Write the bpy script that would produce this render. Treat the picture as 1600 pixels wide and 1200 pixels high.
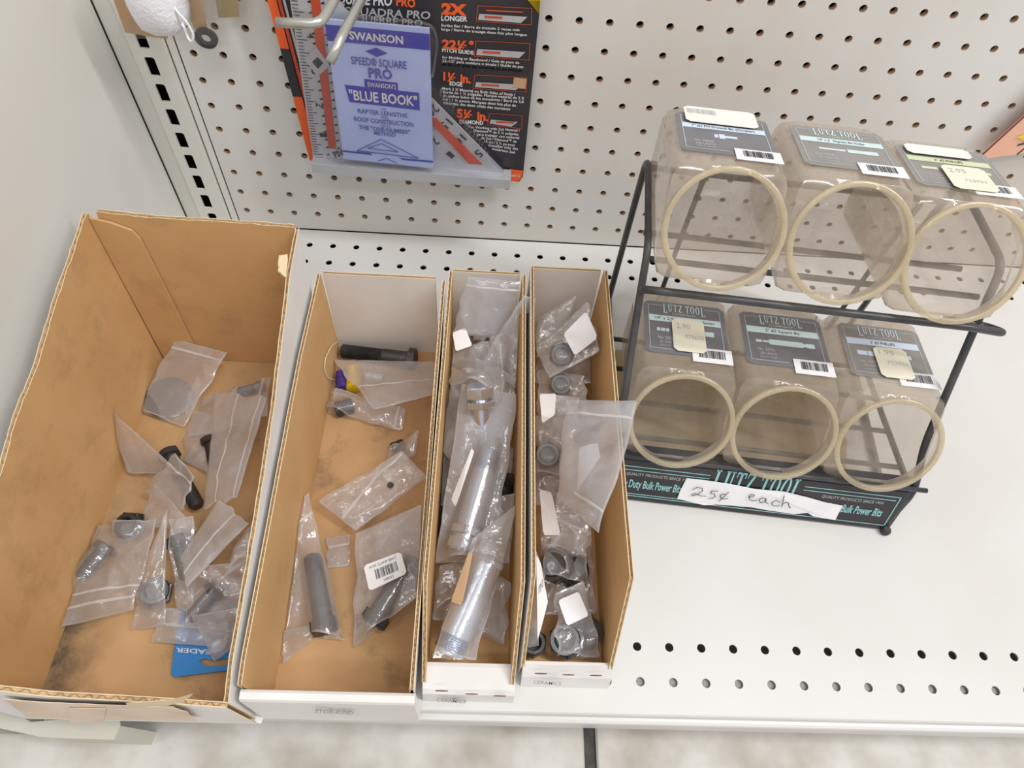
import bpy, bmesh, math, random
from math import sin, cos, pi, radians, sqrt
from mathutils import Vector as V, Matrix, Euler, noise

for o in list(bpy.data.objects): bpy.data.objects.remove(o)
S = bpy.context.scene
C = S.collection

# ------------------------------------------------------------------ camera
cam_d = bpy.data.cameras.new('camera'); cam = bpy.data.objects.new('camera', cam_d); C.objects.link(cam)
cam_d.sensor_width = 36; cam_d.lens = 36*1065/1600; cam_d.clip_start = 0.01
CL = V((-0.0418, -0.5657, 0.54896)); CR = Euler((.5911, -.0613, .0123), 'XYZ')
cam.location = CL; cam.rotation_euler = CR
S.camera = cam
# ------------------------------------------------------------------ world, lamps, exposure
world = bpy.data.worlds.new('world'); S.world = world; world.use_nodes = True
bg = world.node_tree.nodes['Background']
bg.inputs[0].default_value = (1.0, .985, .965, 1); bg.inputs[1].default_value = 0.60
def area(name, loc, target, sx, sy, power, col=(1, .97, .93), roll=0):
    d = bpy.data.lights.new(name, 'AREA'); d.shape = 'RECTANGLE'; d.size = sx; d.size_y = sy
    d.energy = power; d.color = col
    o = bpy.data.objects.new(name, d); C.objects.link(o); o.location = loc
    q = (V(target)-V(loc)).to_track_quat('-Z', 'Y'); o.rotation_euler = q.to_euler()
    o.rotation_euler.rotate_axis('Z', roll)
    return o
# ceiling tube strips of the shop
area('ceiling_tube_near', (1.65, -.8, 2.9), (0, -.2, 0), .14, 2.4, 74, (1, .985, .965))
area('ceiling_tube_far', (-1.4, -1.2, 2.6), (0, -.2, 0), .14, 2.4, 8, (1, .98, .95))
area('ceiling_tube_aisle', (.25, -1.7, 2.5), (0, -.2, 0), 1.8, .14, 12, (1, .985, .97))
S.view_settings.view_transform = 'Standard'; S.view_settings.look = 'None'
S.view_settings.gamma = 1; S.view_settings.exposure = 0.0; S.view_settings.use_curve_mapping = False
S.cycles.transparent_max_bounces = 40
S.cycles.max_bounces = 10

# ------------------------------------------------------------------ photo measurements -> world
RM = CR.to_matrix(); FPX = 1065.0
def ray(x, y): return RM @ V(((x-800)/FPX, (600-y)/FPX, -1))
def PZ(x, y, z=0): d = ray(x, y); return CL + d*((z-CL.z)/d.z)
def PY(x, y, yy=0): d = ray(x, y); return CL + d*((yy-CL.y)/d.y)
def PX(x, y, xx=0): d = ray(x, y); return CL + d*((xx-CL.x)/d.x)
def PP(x, y, o, n): d = ray(x, y); return CL + d*((o-CL).dot(n)/d.dot(n))

# ------------------------------------------------------------------ materials
def srgb(r, g=None, b=None):
    if g is None: g = b = r
    f = lambda c: (c/255/12.92) if c/255 <= .04045 else ((c/255+.055)/1.055)**2.4
    return (f(r), f(g), f(b), 1)
MATS = {}
def mat(name, col, rough=.5, metal=0, spec=.5, bump=0, bscale=300, var=0, vscale=8, vcol=None, emis=None):
    if name in MATS: return MATS[name]
    m = bpy.data.materials.new(name); m.use_nodes = True; nt = m.node_tree; b = nt.nodes['Principled BSDF']
    b.inputs['Base Color'].default_value = col; b.inputs['Roughness'].default_value = rough
    b.inputs['Metallic'].default_value = metal; b.inputs['Specular IOR Level'].default_value = spec
    tc = nt.nodes.new('ShaderNodeTexCoord')
    if var or vcol:
        n = nt.nodes.new('ShaderNodeTexNoise'); n.inputs['Scale'].default_value = vscale; n.inputs['Detail'].default_value = 6
        nt.links.new(tc.outputs['Object'], n.inputs['Vector'])
        r = nt.nodes.new('ShaderNodeValToRGB'); r.color_ramp.elements[0].position = .38; r.color_ramp.elements[1].position = .68
        c2 = vcol or tuple(c*(1-var) for c in col[:3])+(1,)
        r.color_ramp.elements[0].color = col; r.color_ramp.elements[1].color = c2
        nt.links.new(n.outputs['Fac'], r.inputs[0]); nt.links.new(r.outputs[0], b.inputs['Base Color'])
    if bump:
        n = nt.nodes.new('ShaderNodeTexNoise'); n.inputs['Scale'].default_value = bscale; n.inputs['Detail'].default_value = 3
        nt.links.new(tc.outputs['Object'], n.inputs['Vector'])
        bp = nt.nodes.new('ShaderNodeBump'); bp.inputs['Strength'].default_value = bump; bp.inputs['Distance'].default_value = .001
        nt.links.new(n.outputs['Fac'], bp.inputs['Height']); nt.links.new(bp.outputs[0], b.inputs['Normal'])
    MATS[name] = m; return m
def film(name, tint, haze_col, haze, gloss=.5, rough=.12, bump=.4, bscale=120, f0=.04):
    """thin clear plastic sheet: see-through, a little milky, glossy"""
    if name in MATS: return MATS[name]
    m = bpy.data.materials.new(name); m.use_nodes = True; nt = m.node_tree; N = nt.nodes; L = nt.links
    N.remove(N['Principled BSDF']); out = N['Material Output']
    tr = N.new('ShaderNodeBsdfTransparent'); tr.inputs[0].default_value = tint
    df = N.new('ShaderNodeBsdfDiffuse'); df.inputs[0].default_value = haze_col
    tl = N.new('ShaderNodeBsdfTranslucent'); tl.inputs[0].default_value = haze_col
    dm = N.new('ShaderNodeMixShader'); dm.inputs[0].default_value = .5; L.new(df.outputs[0], dm.inputs[1]); L.new(tl.outputs[0], dm.inputs[2])
    mx = N.new('ShaderNodeMixShader'); L.new(tr.outputs[0], mx.inputs[1]); L.new(dm.outputs[0], mx.inputs[2])
    tc = N.new('ShaderNodeTexCoord'); ns = N.new('ShaderNodeTexNoise'); ns.inputs['Scale'].default_value = 25; ns.inputs['Detail'].default_value = 4
    L.new(tc.outputs['Object'], ns.inputs['Vector'])
    mr = N.new('ShaderNodeMapRange'); mr.inputs['From Min'].default_value = .3; mr.inputs['From Max'].default_value = .7
    mr.inputs['To Min'].default_value = haze*.65; mr.inputs['To Max'].default_value = haze*1.35
    L.new(ns.outputs['Fac'], mr.inputs['Value']); L.new(mr.outputs[0], mx.inputs[0])
    gl = N.new('ShaderNodeBsdfGlossy'); gl.inputs['Roughness'].default_value = rough
    gl.inputs[0].default_value = (1, 1, 1, 1)
    lw = N.new('ShaderNodeLayerWeight'); lw.inputs['Blend'].default_value = .5
    pw = N.new('ShaderNodeMath'); pw.operation = 'POWER'; pw.inputs[1].default_value = 3.0; L.new(lw.outputs['Facing'], pw.inputs[0])
    ml = N.new('ShaderNodeMath'); ml.operation = 'MULTIPLY_ADD'; ml.inputs[1].default_value = gloss; ml.inputs[2].default_value = f0
    ml.use_clamp = True
    L.new(pw.outputs[0], ml.inputs[0])
    n2 = N.new('ShaderNodeTexNoise'); n2.inputs['Scale'].default_value = bscale; n2.inputs['Detail'].default_value = 3
    L.new(tc.outputs['Object'], n2.inputs['Vector'])
    bp = N.new('ShaderNodeBump'); bp.inputs['Strength'].default_value = bump; bp.inputs['Distance'].default_value = .002
    L.new(n2.outputs['Fac'], bp.inputs['Height']); L.new(bp.outputs[0], gl.inputs['Normal']); L.new(bp.outputs[0], lw.inputs['Normal'])
    m2 = N.new('ShaderNodeMixShader'); L.new(ml.outputs[0], m2.inputs[0]); L.new(mx.outputs[0], m2.inputs[1]); L.new(gl.outputs[0], m2.inputs[2])
    L.new(m2.outputs[0], out.inputs[0])
    MATS[name] = m; return m
def kraft(name, col, dark, stain=0.0, scale=14, corner=False):
    """corrugated board liner with fibre grain, flute lines and grey grime"""
    if name in MATS: return MATS[name]
    m = bpy.data.materials.new(name); m.use_nodes = True; nt = m.node_tree; N = nt.nodes; L = nt.links; b = N['Principled BSDF']
    b.inputs['Roughness'].default_value = .75; b.inputs['Specular IOR Level'].default_value = .2
    tc = N.new('ShaderNodeTexCoord')
    n = N.new('ShaderNodeTexNoise'); n.inputs['Scale'].default_value = scale; n.inputs['Detail'].default_value = 5
    L.new(tc.outputs['Object'], n.inputs['Vector'])
    r = N.new('ShaderNodeValToRGB'); r.color_ramp.elements[0].position = .3; r.color_ramp.elements[1].position = .75
    r.color_ramp.elements[0].color = col; r.color_ramp.elements[1].color = dark
    L.new(n.outputs['Fac'], r.inputs[0])
    last = r.outputs[0]
    n2 = N.new('ShaderNodeTexNoise'); n2.inputs['Scale'].default_value = scale*1.6; n2.inputs['Detail'].default_value = 9; n2.inputs['Roughness'].default_value = .7
    L.new(tc.outputs['Object'], n2.inputs['Vector'])
    mr = N.new('ShaderNodeMapRange'); mr.inputs['From Min'].default_value = .52; mr.inputs['From Max'].default_value = .72
    mr.inputs['To Min'].default_value = 0; mr.inputs['To Max'].default_value = stain
    L.new(n2.outputs['Fac'], mr.inputs['Value'])
    fac = mr.outputs[0]
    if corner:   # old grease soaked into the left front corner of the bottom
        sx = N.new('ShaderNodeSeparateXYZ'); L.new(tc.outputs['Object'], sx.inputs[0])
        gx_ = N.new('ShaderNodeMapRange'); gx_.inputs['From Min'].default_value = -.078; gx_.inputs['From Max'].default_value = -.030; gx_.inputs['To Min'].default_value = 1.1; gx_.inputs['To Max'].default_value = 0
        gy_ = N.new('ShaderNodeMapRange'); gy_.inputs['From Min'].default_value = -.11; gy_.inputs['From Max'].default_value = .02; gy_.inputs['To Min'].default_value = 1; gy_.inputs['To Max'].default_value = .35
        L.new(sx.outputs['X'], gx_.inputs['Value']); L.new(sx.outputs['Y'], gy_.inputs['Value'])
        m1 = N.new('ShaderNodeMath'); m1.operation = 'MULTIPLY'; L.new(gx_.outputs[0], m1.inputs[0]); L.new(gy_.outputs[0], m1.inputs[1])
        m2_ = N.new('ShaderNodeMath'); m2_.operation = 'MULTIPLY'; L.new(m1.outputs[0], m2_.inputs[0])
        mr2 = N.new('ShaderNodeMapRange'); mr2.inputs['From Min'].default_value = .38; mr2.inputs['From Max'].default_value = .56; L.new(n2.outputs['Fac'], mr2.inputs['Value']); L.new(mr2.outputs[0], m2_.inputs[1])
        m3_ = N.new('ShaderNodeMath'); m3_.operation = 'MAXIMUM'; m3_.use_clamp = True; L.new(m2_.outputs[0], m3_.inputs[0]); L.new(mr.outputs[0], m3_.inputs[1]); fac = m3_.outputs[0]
    mx = N.new('ShaderNodeMixRGB'); L.new(fac, mx.inputs[0]); L.new(last, mx.inputs[1]); mx.inputs[2].default_value = srgb(92, 84, 72)
    L.new(mx.outputs[0], b.inputs['Base Color'])
    w = N.new('ShaderNodeTexNoise'); w.inputs['Scale'].default_value = 500
    L.new(tc.outputs['Object'], w.inputs['Vector'])
    bp = N.new('ShaderNodeBump'); bp.inputs['Strength'].default_value = .25; bp.inputs['Distance'].default_value = .0005
    L.new(w.outputs['Fac'], bp.inputs['Height']); L.new(bp.outputs[0], b.inputs['Normal'])
    MATS[name] = m; return m

M_peg = mat('pegboard_paint', srgb(225, 224, 221), .45, bump=.08, bscale=200, vcol=srgb(212, 203, 195), vscale=3.2)
M_hole = mat('fibreboard_core', srgb(196, 168, 142), .9)
M_void = mat('dark_void', srgb(24, 22, 20), .9)
M_deck = mat('cream_enamel', srgb(211, 210, 208), .35, vcol=srgb(206, 204, 200), vscale=7, bump=.05, bscale=60)
M_panel = mat('side_panel_enamel', srgb(221, 220, 216), .4, vcol=srgb(217, 214, 207), vscale=4)
M_steel = mat('upright_enamel', srgb(228, 226, 220), .35)
M_flange = mat('grey_flange', srgb(150, 145, 140), .5)
M_bracket = mat('bracket_enamel', srgb(196, 193, 180), .4)
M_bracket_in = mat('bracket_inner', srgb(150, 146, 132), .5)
M_kraft = kraft('kraft_liner', srgb(206, 166, 117), srgb(192, 150, 100), .28)
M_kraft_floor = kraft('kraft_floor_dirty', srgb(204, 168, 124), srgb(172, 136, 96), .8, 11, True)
M_kraft_floor2 = kraft('kraft_floor_worn', srgb(206, 168, 124), srgb(168, 130, 92), .8, 12)
M_kraft2 = kraft('kraft_liner_bins', srgb(208, 171, 124), srgb(196, 157, 108), .15)
M_flute = mat('kraft_flute', srgb(214, 186, 146), .85)
M_rim = mat('kraft_torn_edge', srgb(222, 202, 166), .85)
M_white = mat('white_liner', srgb(232, 230, 228), .55, vcol=srgb(222, 218, 214), vscale=15)
M_tape = mat('beige_tape', srgb(222, 200, 176), .35, vcol=srgb(205, 178, 150), vscale=30)
M_wire = mat('black_wire', srgb(52, 54, 60), .38, 0, .5, bump=.2, bscale=150, vcol=srgb(78, 76, 74), vscale=25)
M_black = mat('black_print', srgb(34, 33, 38), .3, 0, .5, vcol=srgb(52, 48, 50), vscale=20)
M_cyan = mat('cyan_ink', srgb(146, 196, 198), .5)
M_ink = mat('dark_ink', srgb(60, 58, 62), .6)
M_paper = mat('white_paper', srgb(238, 237, 238), .6, vcol=srgb(228, 227, 232), vscale=30)
M_zinc = mat('zinc_steel', srgb(206, 211, 222), .25, .9, bump=.1, bscale=200)
M_zincd = mat('grey_zinc_steel', srgb(112, 114, 116), .28, .85, bump=.1, bscale=200)
M_blackoxide = mat('black_oxide_steel', srgb(54, 54, 57), .45, .5, bump=.4, bscale=220, vcol=srgb(82, 80, 79), vscale=60)
M_alu = mat('brushed_aluminium', srgb(200, 202, 208), .38, .45, bump=.1, bscale=300)
M_gink2 = mat('faint_grey_ink', srgb(150, 148, 148), .6)
M_orange = mat('orange_print', srgb(236, 98, 44), .4)
M_redor = mat('red_orange_insert', srgb(196, 74, 44), .45)
M_yellow = mat('yellow_print', srgb(238, 206, 40), .4)
M_card = mat('black_card', srgb(44, 42, 48), .42, vcol=srgb(56, 54, 58), vscale=15)
M_wink = mat('white_ink', srgb(226, 224, 226), .5)
M_gink = mat('grey_ink', srgb(186, 186, 190), .5)
M_book = mat('pale_blue_paper', srgb(190, 204, 246), .45, vcol=srgb(182, 196, 242), vscale=12)
M_blue = mat('blue_ink', srgb(62, 66, 176), .45)
M_blue2 = mat('soft_blue_ink', srgb(92, 96, 176), .5)
M_hook = mat('hook_steel', srgb(184, 184, 178), .3, .65)
M_tagblue = mat('blue_card', srgb(42, 132, 208), .4)
M_label = mat('label_grey', srgb(122, 121, 126), .35, vcol=srgb(112, 112, 117), vscale=30)
M_label2 = mat('label_grey_faded', srgb(146, 143, 140), .35, vcol=srgb(136, 133, 130), vscale=30)
M_lcyan = mat('label_pale_cyan', srgb(202, 222, 225), .5)
M_lgreen = mat('label_pale_green', srgb(204, 214, 176), .5)
M_lblue = mat('label_pale_blue', srgb(206, 218, 236), .5)
M_price = mat('price_sticker', srgb(232, 230, 224), .6)
M_pricey = mat('price_sticker_yellowed', srgb(228, 224, 204), .6)
M_floor = mat('stone_tile', srgb(206, 203, 198), .5, vcol=srgb(172, 164, 154), vscale=22, bump=.3, bscale=40)
M_grout = mat('dark_grout', srgb(58, 58, 60), .9, vcol=srgb(96, 92, 84), vscale=60, bump=.8, bscale=150)
M_cloth = mat('white_fabric', srgb(240, 240, 246), .9, bump=.8, bscale=400)
M_kcard = mat('brown_card', srgb(190, 156, 120), .7)
M_rubber = mat('black_rubber', srgb(52, 52, 56), .5)
M_tan = kraft('tan_sheet', srgb(196, 178, 142), srgb(182, 162, 124), .3, 12)
M_fyel = mat('yellow_plastic', srgb(226, 190, 30), .4)
M_fpur = mat('purple_plastic', srgb(66, 48, 130), .4)
M_peach = mat('peach_card', srgb(236, 182, 156), .5)
M_dred = mat('dark_red_print', srgb(120, 50, 44), .5)
F_bag = film('bag_film', (.97, .97, .97, 1), srgb(232, 231, 234), .27, .6, .13, .45, 120, .07)
F_bagm = film('bag_film_milky', (.96, .96, .96, 1), srgb(230, 229, 233), .36, .6, .17, .45, 120, .06)
F_seam = film('bag_seam', (.95, .95, .95, 1), srgb(238, 236, 238), .72, .5, .2, .3, 140, .03)
F_jar = film('jar_plastic', (.96, .94, .91, 1), srgb(216, 204, 190), .45, .6, .08, .12, 30, .05)
F_rim = film('jar_rim_plastic', (.95, .92, .85, 1), srgb(232, 222, 198), .42, .6, .12, .2, 60, .04)
F_blis = film('blister_plastic', (.98, .98, .99, 1), srgb(180, 180, 190), .05, .5, .06, .1, 40, .02)
F_sleeve = film('clear_sleeve', (.98, .98, .97, 1), srgb(200, 200, 200), .08, .5, .1, .3, 80, .02)

# ------------------------------------------------------------------ object helpers
def tag(o, label=None, cat=None, group=None, kind=None):
    if label: o['label'] = label
    if cat: o['category'] = cat
    if group: o['group'] = group
    if kind: o['kind'] = kind
    return o
def thing(name, label, cat, loc=(0, 0, 0), group=None, kind=None):
    o = bpy.data.objects.new(name, None); C.objects.link(o); o.location = V(loc); o.empty_display_size = .02
    return tag(o, label, cat, group, kind)
def wloc(o):
    p = V((0, 0, 0))
    while o is not None: p = p + o.location; o = o.parent
    return p
class MB:
    def __init__(s): s.v = []; s.f = []; s.m = []; s.mi = 0
    def face(s, pts, mi=None):
        i = len(s.v); s.v += [V(p) for p in pts]; s.f.append(tuple(range(i, i+len(pts)))); s.m.append(s.mi if mi is None else mi)
    def box(s, a, b, T=None, mi=None):
        (x0, y0, z0), (x1, y1, z1) = a, b
        P = [V((x, y, z)) for z in (z0, z1) for y in (y0, y1) for x in (x0, x1)]
        if T: P = [T(p) for p in P]
        i = len(s.v); s.v += P
        for f in ((0, 2, 3, 1), (4, 5, 7, 6), (0, 1, 5, 4), (2, 6, 7, 3), (0, 4, 6, 2), (1, 3, 7, 5)):
            s.f.append(tuple(i+k for k in f)); s.m.append(s.mi if mi is None else mi)
    def slab(s, pts, d, mi=None, mi2=None):
        """polygon (3D points) extruded by vector d"""
        n = len(pts); i = len(s.v); s.v += [V(p) for p in pts]+[V(p)+V(d) for p in pts]
        m = s.mi if mi is None else mi; m2 = m if mi2 is None else mi2
        s.f.append(tuple(range(i+n-1, i-1, -1))); s.m.append(m); s.f.append(tuple(range(i+n, i+2*n))); s.m.append(m2)
        for k in range(n): s.f.append((i+k, i+(k+1) % n, i+n+(k+1) % n, i+n+k)); s.m.append(m)
    def tube(s, pts, r, n=8, cap=True, mi=None):
        pts = [V(p) for p in pts]; m = s.mi if mi is None else mi
        rs = r if isinstance(r, (list, tuple)) else [r]*len(pts)
        i0 = len(s.v); up = None
        for k, p in enumerate(pts):
            t = ((pts[min(k+1, len(pts)-1)]-pts[max(k-1, 0)])).normalized()
            if up is None: up = t.orthogonal().normalized()
            a = (up - t*up.dot(t)); a = a.normalized() if a.length > 1e-6 else t.orthogonal().normalized(); up = a; b = t.cross(a)
            for j in range(n): s.v.append(p+(a*cos(2*pi*j/n)+b*sin(2*pi*j/n))*rs[k])
        for k in range(len(pts)-1):
            for j in range(n):
                s.f.append((i0+k*n+j, i0+k*n+(j+1) % n, i0+(k+1)*n+(j+1) % n, i0+(k+1)*n+j)); s.m.append(m)
        if cap:
            s.f.append(tuple(i0+j for j in range(n-1, -1, -1))); s.m.append(m)
            k = len(pts)-1; s.f.append(tuple(i0+k*n+j for j in range(n))); s.m.append(m)
    def grid(s, fn, nu, nv, mi=None):
        i0 = len(s.v)
        for j in range(nv+1):
            for i in range(nu+1): s.v.append(V(fn(i/nu, j/nv)))
        for j in range(nv):
            for i in range(nu):
                a = i0+j*(nu+1)+i; s.f.append((a, a+1, a+nu+2, a+nu+1))
                s.m.append(mi(i, j) if callable(mi) else (s.mi if mi is None else mi))
    def loft(s, loops, cap0=False, cap1=False, mi=None):
        n = len(loops[0]); i0 = len(s.v); m = s.mi if mi is None else mi
        for l in loops: s.v += [V(p) for p in l]
        for k in range(len(loops)-1):
            for j in range(n):
                s.f.append((i0+k*n+j, i0+k*n+(j+1) % n, i0+(k+1)*n+(j+1) % n, i0+(k+1)*n+j)); s.m.append(m)
        if cap0: s.f.append(tuple(i0+j for j in range(n-1, -1, -1))); s.m.append(m)
        if cap1: k = len(loops)-1; s.f.append(tuple(i0+k*n+j for j in range(n))); s.m.append(m)
    def build(s, name, mats, parent=None, smooth=False, merge=False, label=None, angle=None):
        if not isinstance(mats, (list, tuple)): mats = [mats]
        off = wloc(parent) if parent is not None else V((0, 0, 0))
        me = bpy.data.meshes.new(name); me.from_pydata([tuple(p-off) for p in s.v], [], s.f)
        for m in mats: me.materials.append(m)
        for p, k in zip(me.polygons, s.m): p.material_index = k; p.use_smooth = smooth
        if merge or smooth:
            bm = bmesh.new(); bm.from_mesh(me); bmesh.ops.remove_doubles(bm, verts=bm.verts, dist=1e-6)
            if angle is not None:
                for e in bm.edges:
                    if len(e.link_faces) == 2 and e.calc_face_angle(0) > angle: e.smooth = False
            bm.to_mesh(me); bm.free()
        me.update()
        o = bpy.data.objects.new(name, me); C.objects.link(o)
        if parent is not None: o.parent = parent
        if label: o['label'] = label
        return o
def bend(pts, r=.006, n=4):
    """round the corners of a polyline"""
    pts = [V(p) for p in pts]; out = [pts[0]]
    for k in range(1, len(pts)-1):
        a, b, c = pts[k-1], pts[k], pts[k+1]; d1 = (a-b); d2 = (c-b); rr = min(r, d1.length*.45, d2.length*.45)
        p, q = b+d1.normalized()*rr, b+d2.normalized()*rr
        for i in range(n+1):
            t = i/n; out.append(p*(1-t)**2+b*2*t*(1-t)+q*t*t)
    out.append(pts[-1]); return out

# lettering: outline text turned into a mesh laid on a plane
_tc = {}
def text_mesh(txt, off):
    k = (txt, off)
    if k in _tc: return _tc[k]
    cu = bpy.data.curves.new('t', 'FONT'); cu.body = txt; cu.size = 1; cu.offset = off; cu.resolution_u = 2; cu.fill_mode = 'FRONT'
    o = bpy.data.objects.new('t', cu); me = bpy.data.meshes.new_from_object(o)
    vs = [v.co.copy() for v in me.vertices]; fs = [tuple(p.vertices) for p in me.polygons]
    bpy.data.objects.remove(o); bpy.data.meshes.remove(me); bpy.data.curves.remove(cu)
    _tc[k] = (vs, fs); return _tc[k]
def letter(mb, txt, A, B, H, off=.0, mi=None, cap=.70, arch=0):
    """text from baseline point A to B, H = vector of the capital height"""
    vs, fs = text_mesh(txt, off)
    if not vs: return
    x0 = min(v.x for v in vs); x1 = max(v.x for v in vs)
    A, B, H = V(A), V(B), V(H); i = len(mb.v)
    for v in vs:
        s = (v.x-x0)/(x1-x0); mb.v.append(A+(B-A)*s+H*(v.y/cap)*(1+arch*(abs(s-.5)*2)**2))
    for f in fs: mb.f.append(tuple(i+k for k in f)); mb.m.append(mb.mi if mi is None else mi)
def barcode(mb, O, U, W, n=26, seed=1, mi=None):
    """bars inside the parallelogram O, O+U, O+U+W"""
    rnd = random.Random(seed); x = 0
    while x < .97:
        w = rnd.choice((.012, .02, .035)); mb.face([O+U*x, O+U*min(1, x+w), O+U*min(1, x+w)+W, O+U*x+W], mi); x += w+rnd.choice((.012, .02, .03))

def serif_word(mb, A, B, H, mi=None):
    """LUTZ TOOL in tall condensed letters with serifs, between baseline points A and B"""
    R = lambda x0, y0, x1, y1: [(x0, y0), (x1, y0), (x1, y1), (x0, y1)]
    def ring(cx, cy, rx, ry, tx, ty, a0=0, a1=2*pi, n=20):
        out = []
        for k in range(n):
            p, q = a0+(a1-a0)*k/n, a0+(a1-a0)*(k+1)/n
            out.append([(cx+rx*cos(p), cy+ry*sin(p)), (cx+rx*cos(q), cy+ry*sin(q)), (cx+(rx-tx)*cos(q), cy+(ry-ty)*sin(q)), (cx+(rx-tx)*cos(p), cy+(ry-ty)*sin(p))])
        return out
    G = {'L': (.80, [R(.12, 0, .34, 1), R(0, .94, .46, 1), R(0, 0, .80, .08), R(.70, .08, .80, .26)]),
         'U': (.86, [R(.10, .28, .31, 1), R(.60, .28, .73, 1), R(0, .94, .41, 1), R(.50, .94, .84, 1)]+ring(.415, .30, .315, .30, .17, .10, pi, 2*pi, 12)),
         'T': (.84, [R(.32, 0, .53, 1), R(0, .91, .84, 1), R(0, .74, .09, .92), R(.75, .74, .84, .92), R(.20, 0, .65, .06)]),
         'Z': (.78, [R(.02, .91, .76, 1), R(0, 0, .78, .09), [(0, .05), (.24, .05), (.76, .95), (.52, .95)], R(.02, .76, .10, .92), R(.70, .08, .78, .24)]),
         'O': (.84, ring(.41, .5, .40, .52, .20, .08))}
    word = 'LUTZ TOOL'; wd = sum((G[c][0]+.14) if c != ' ' else .42 for c in word)-.14
    A, B, H = V(A), V(B), V(H); x = 0
    for i, c in enumerate(word):
        if c == ' ': x += .42; continue
        big = i in (0, len(word)-1)
        for poly_ in G[c][1]:
            pts = []
            for (px, py) in poly_:
                yy = py if not big else (py*1.28-.28+.10)
                yy += .10 if not big else 0
                pts.append(A+(B-A)*((x+px)/wd)+H*yy)
            mb.face(pts, mi)
        x += G[c][0]+.14

# ================================================================== SETTING
INCH = .0254; Z0 = 9.904*INCH
def perforated(mb, x0, x1, y0, y1, cx, cy, r, T, depth, n=10, mi_side=1):
    """rectangle cell with a round hole; T maps (x,y,d) to world; d = depth into the board"""
    i0 = len(mb.v)
    ang = [2*pi*(k+.5)/n for k in range(n)]
    ring = [(cx+r*cos(a), cy+r*sin(a)) for a in ang]
    outer = []
    for a in ang:
        dx, dy = cos(a), sin(a)
        tx = ((x1-cx)/dx if dx > 0 else (x0-cx)/dx) if abs(dx) > 1e-9 else 1e9
        ty = ((y1-cy)/dy if dy > 0 else (y0-cy)/dy) if abs(dy) > 1e-9 else 1e9
        t = min(tx, ty); outer.append((cx+dx*t, cy+dy*t))
    corners = [(x1, y1), (x0, y1), (x0, y0), (x1, y0)]
    for k in range(n):
        a, b = outer[k], outer[(k+1) % n]; pts = [ring[k], a]
        for c in corners:
            ca = math.atan2(c[1]-cy, c[0]-cx) % (2*pi); aa = math.atan2(a[1]-cy, a[0]-cx) % (2*pi); bb = math.atan2(b[1]-cy, b[0]-cx) % (2*pi)
            if bb < aa: bb += 2*pi
            if aa < ca < bb or aa < ca+2*pi < bb: pts.append(c)
        pts += [b, ring[(k+1) % n]]
        mb.face([T(p[0], p[1], 0) for p in pts])
        mb.face([T(ring[k][0], ring[k][1], 0), T(ring[(k+1) % n][0], ring[(k+1) % n][1], 0), T(ring[(k+1) % n][0], ring[(k+1) % n][1], depth), T(ring[k][0], ring[k][1], depth)], mi_side)

# pegboard back wall
mb = MB()
XL, XR, NR = -.3165, .86, 12
cols = [c for c in range(-12, 33)]
xs = [XL]+[(c+.5)*INCH for c in cols]
rows = list(range(9, -12, -1))
zs = [.001]+[Z0-(r-.5)*INCH for r in rows]
for i, c in enumerate(cols):
    for j, r in enumerate(rows):
        perforated(mb, xs[i], xs[i+1], zs[j], zs[j+1], c*INCH, Z0-r*INCH, .0033, lambda x, z, d: V((x, d, z)), .0055, 10 if i < 36 else 8)
wb = mb.build('wall_back', [M_peg, M_hole], None, merge=True); tag(wb, 'cream pegboard back wall with rows of small round holes', None, kind='structure')
mb = MB(); mb.box((XL-.2, .020, -.12), (.90, .024, .60)); o = mb.build('dark_space_sheet', M_void, wb)  # dark sheet stands in for the unlit space behind the holes
# side panel at the left
mb = MB(); mb.box((-.3800, -.488, -.0995), (-.3745, .02, .62)); o = mb.build('wall_left', M_panel); tag(o, 'plain off-white side panel standing at the left of the bay', kind='structure')
# slotted upright
up = thing('slotted_upright', 'cream steel shelving upright with a column of black rectangular slots, in the left corner', 'upright', (-.3435, 0, 0))
mb = MB()
pf = -.0025
mb.face([(-.3733, .0004, .0), (-.3580, pf, .0), (-.3580, pf, .60), (-.3733, .0004, .60)])
zc0 = .1624-.0254*6
sl = [zc0+.0254*k for k in range(0, 24)]
x0, x1, s0, s1 = -.3562, -.3262, -.3480, -.3391
mb.face([(-.3580, pf, 0), (x0, pf-.001, 0), (x0, pf-.001, .6), (-.3580, pf, .6)])
zp = 0.0
Y_ = pf-.001
mb.face([(x0, Y_, 0), (s0, Y_, 0), (s0, Y_, .6), (x0, Y_, .6)])
mb.face([(s1, Y_, 0), (x1, Y_, 0), (x1, Y_, .6), (s1, Y_, .6)])
for zc in sl:
    a, b = zc-.0088, zc+.0088
    if a > zp: mb.face([(s0, Y_, zp), (s1, Y_, zp), (s1, Y_, a), (s0, Y_, a)])
    k = .0014
    for (qx, qz, dx, dz) in ((s0, a, 1, 1), (s1, a, -1, 1), (s1, b, -1, -1), (s0, b, 1, -1)):
        mb.face([(qx, Y_, qz), (qx+dx*k, Y_, qz), (qx, Y_, qz+dz*k)])
    for p, q in (((s0, a), (s1, a)), ((s1, a), (s1, b)), ((s1, b), (s0, b)), ((s0, b), (s0, a))):
        mb.face([(p[0], Y_, p[1]), (q[0], Y_, q[1]), (q[0], Y_+.002, q[1]), (p[0], Y_+.002, p[1])])
    zp = b
mb.face([(s0, Y_, zp), (s1, Y_, zp), (s1, Y_, .6), (s0, Y_, .6)])
mb.face([(x1, Y_, 0), (x1, .006, 0), (x1, .006, .6), (x1, Y_, .6)])
mb.build('face_plate', M_steel, up)
mb = MB(); mb.box((-.3745, -.0004, 0), (-.3733, .004, .6)); mb.build('shadow_gap', M_void, up)
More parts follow.
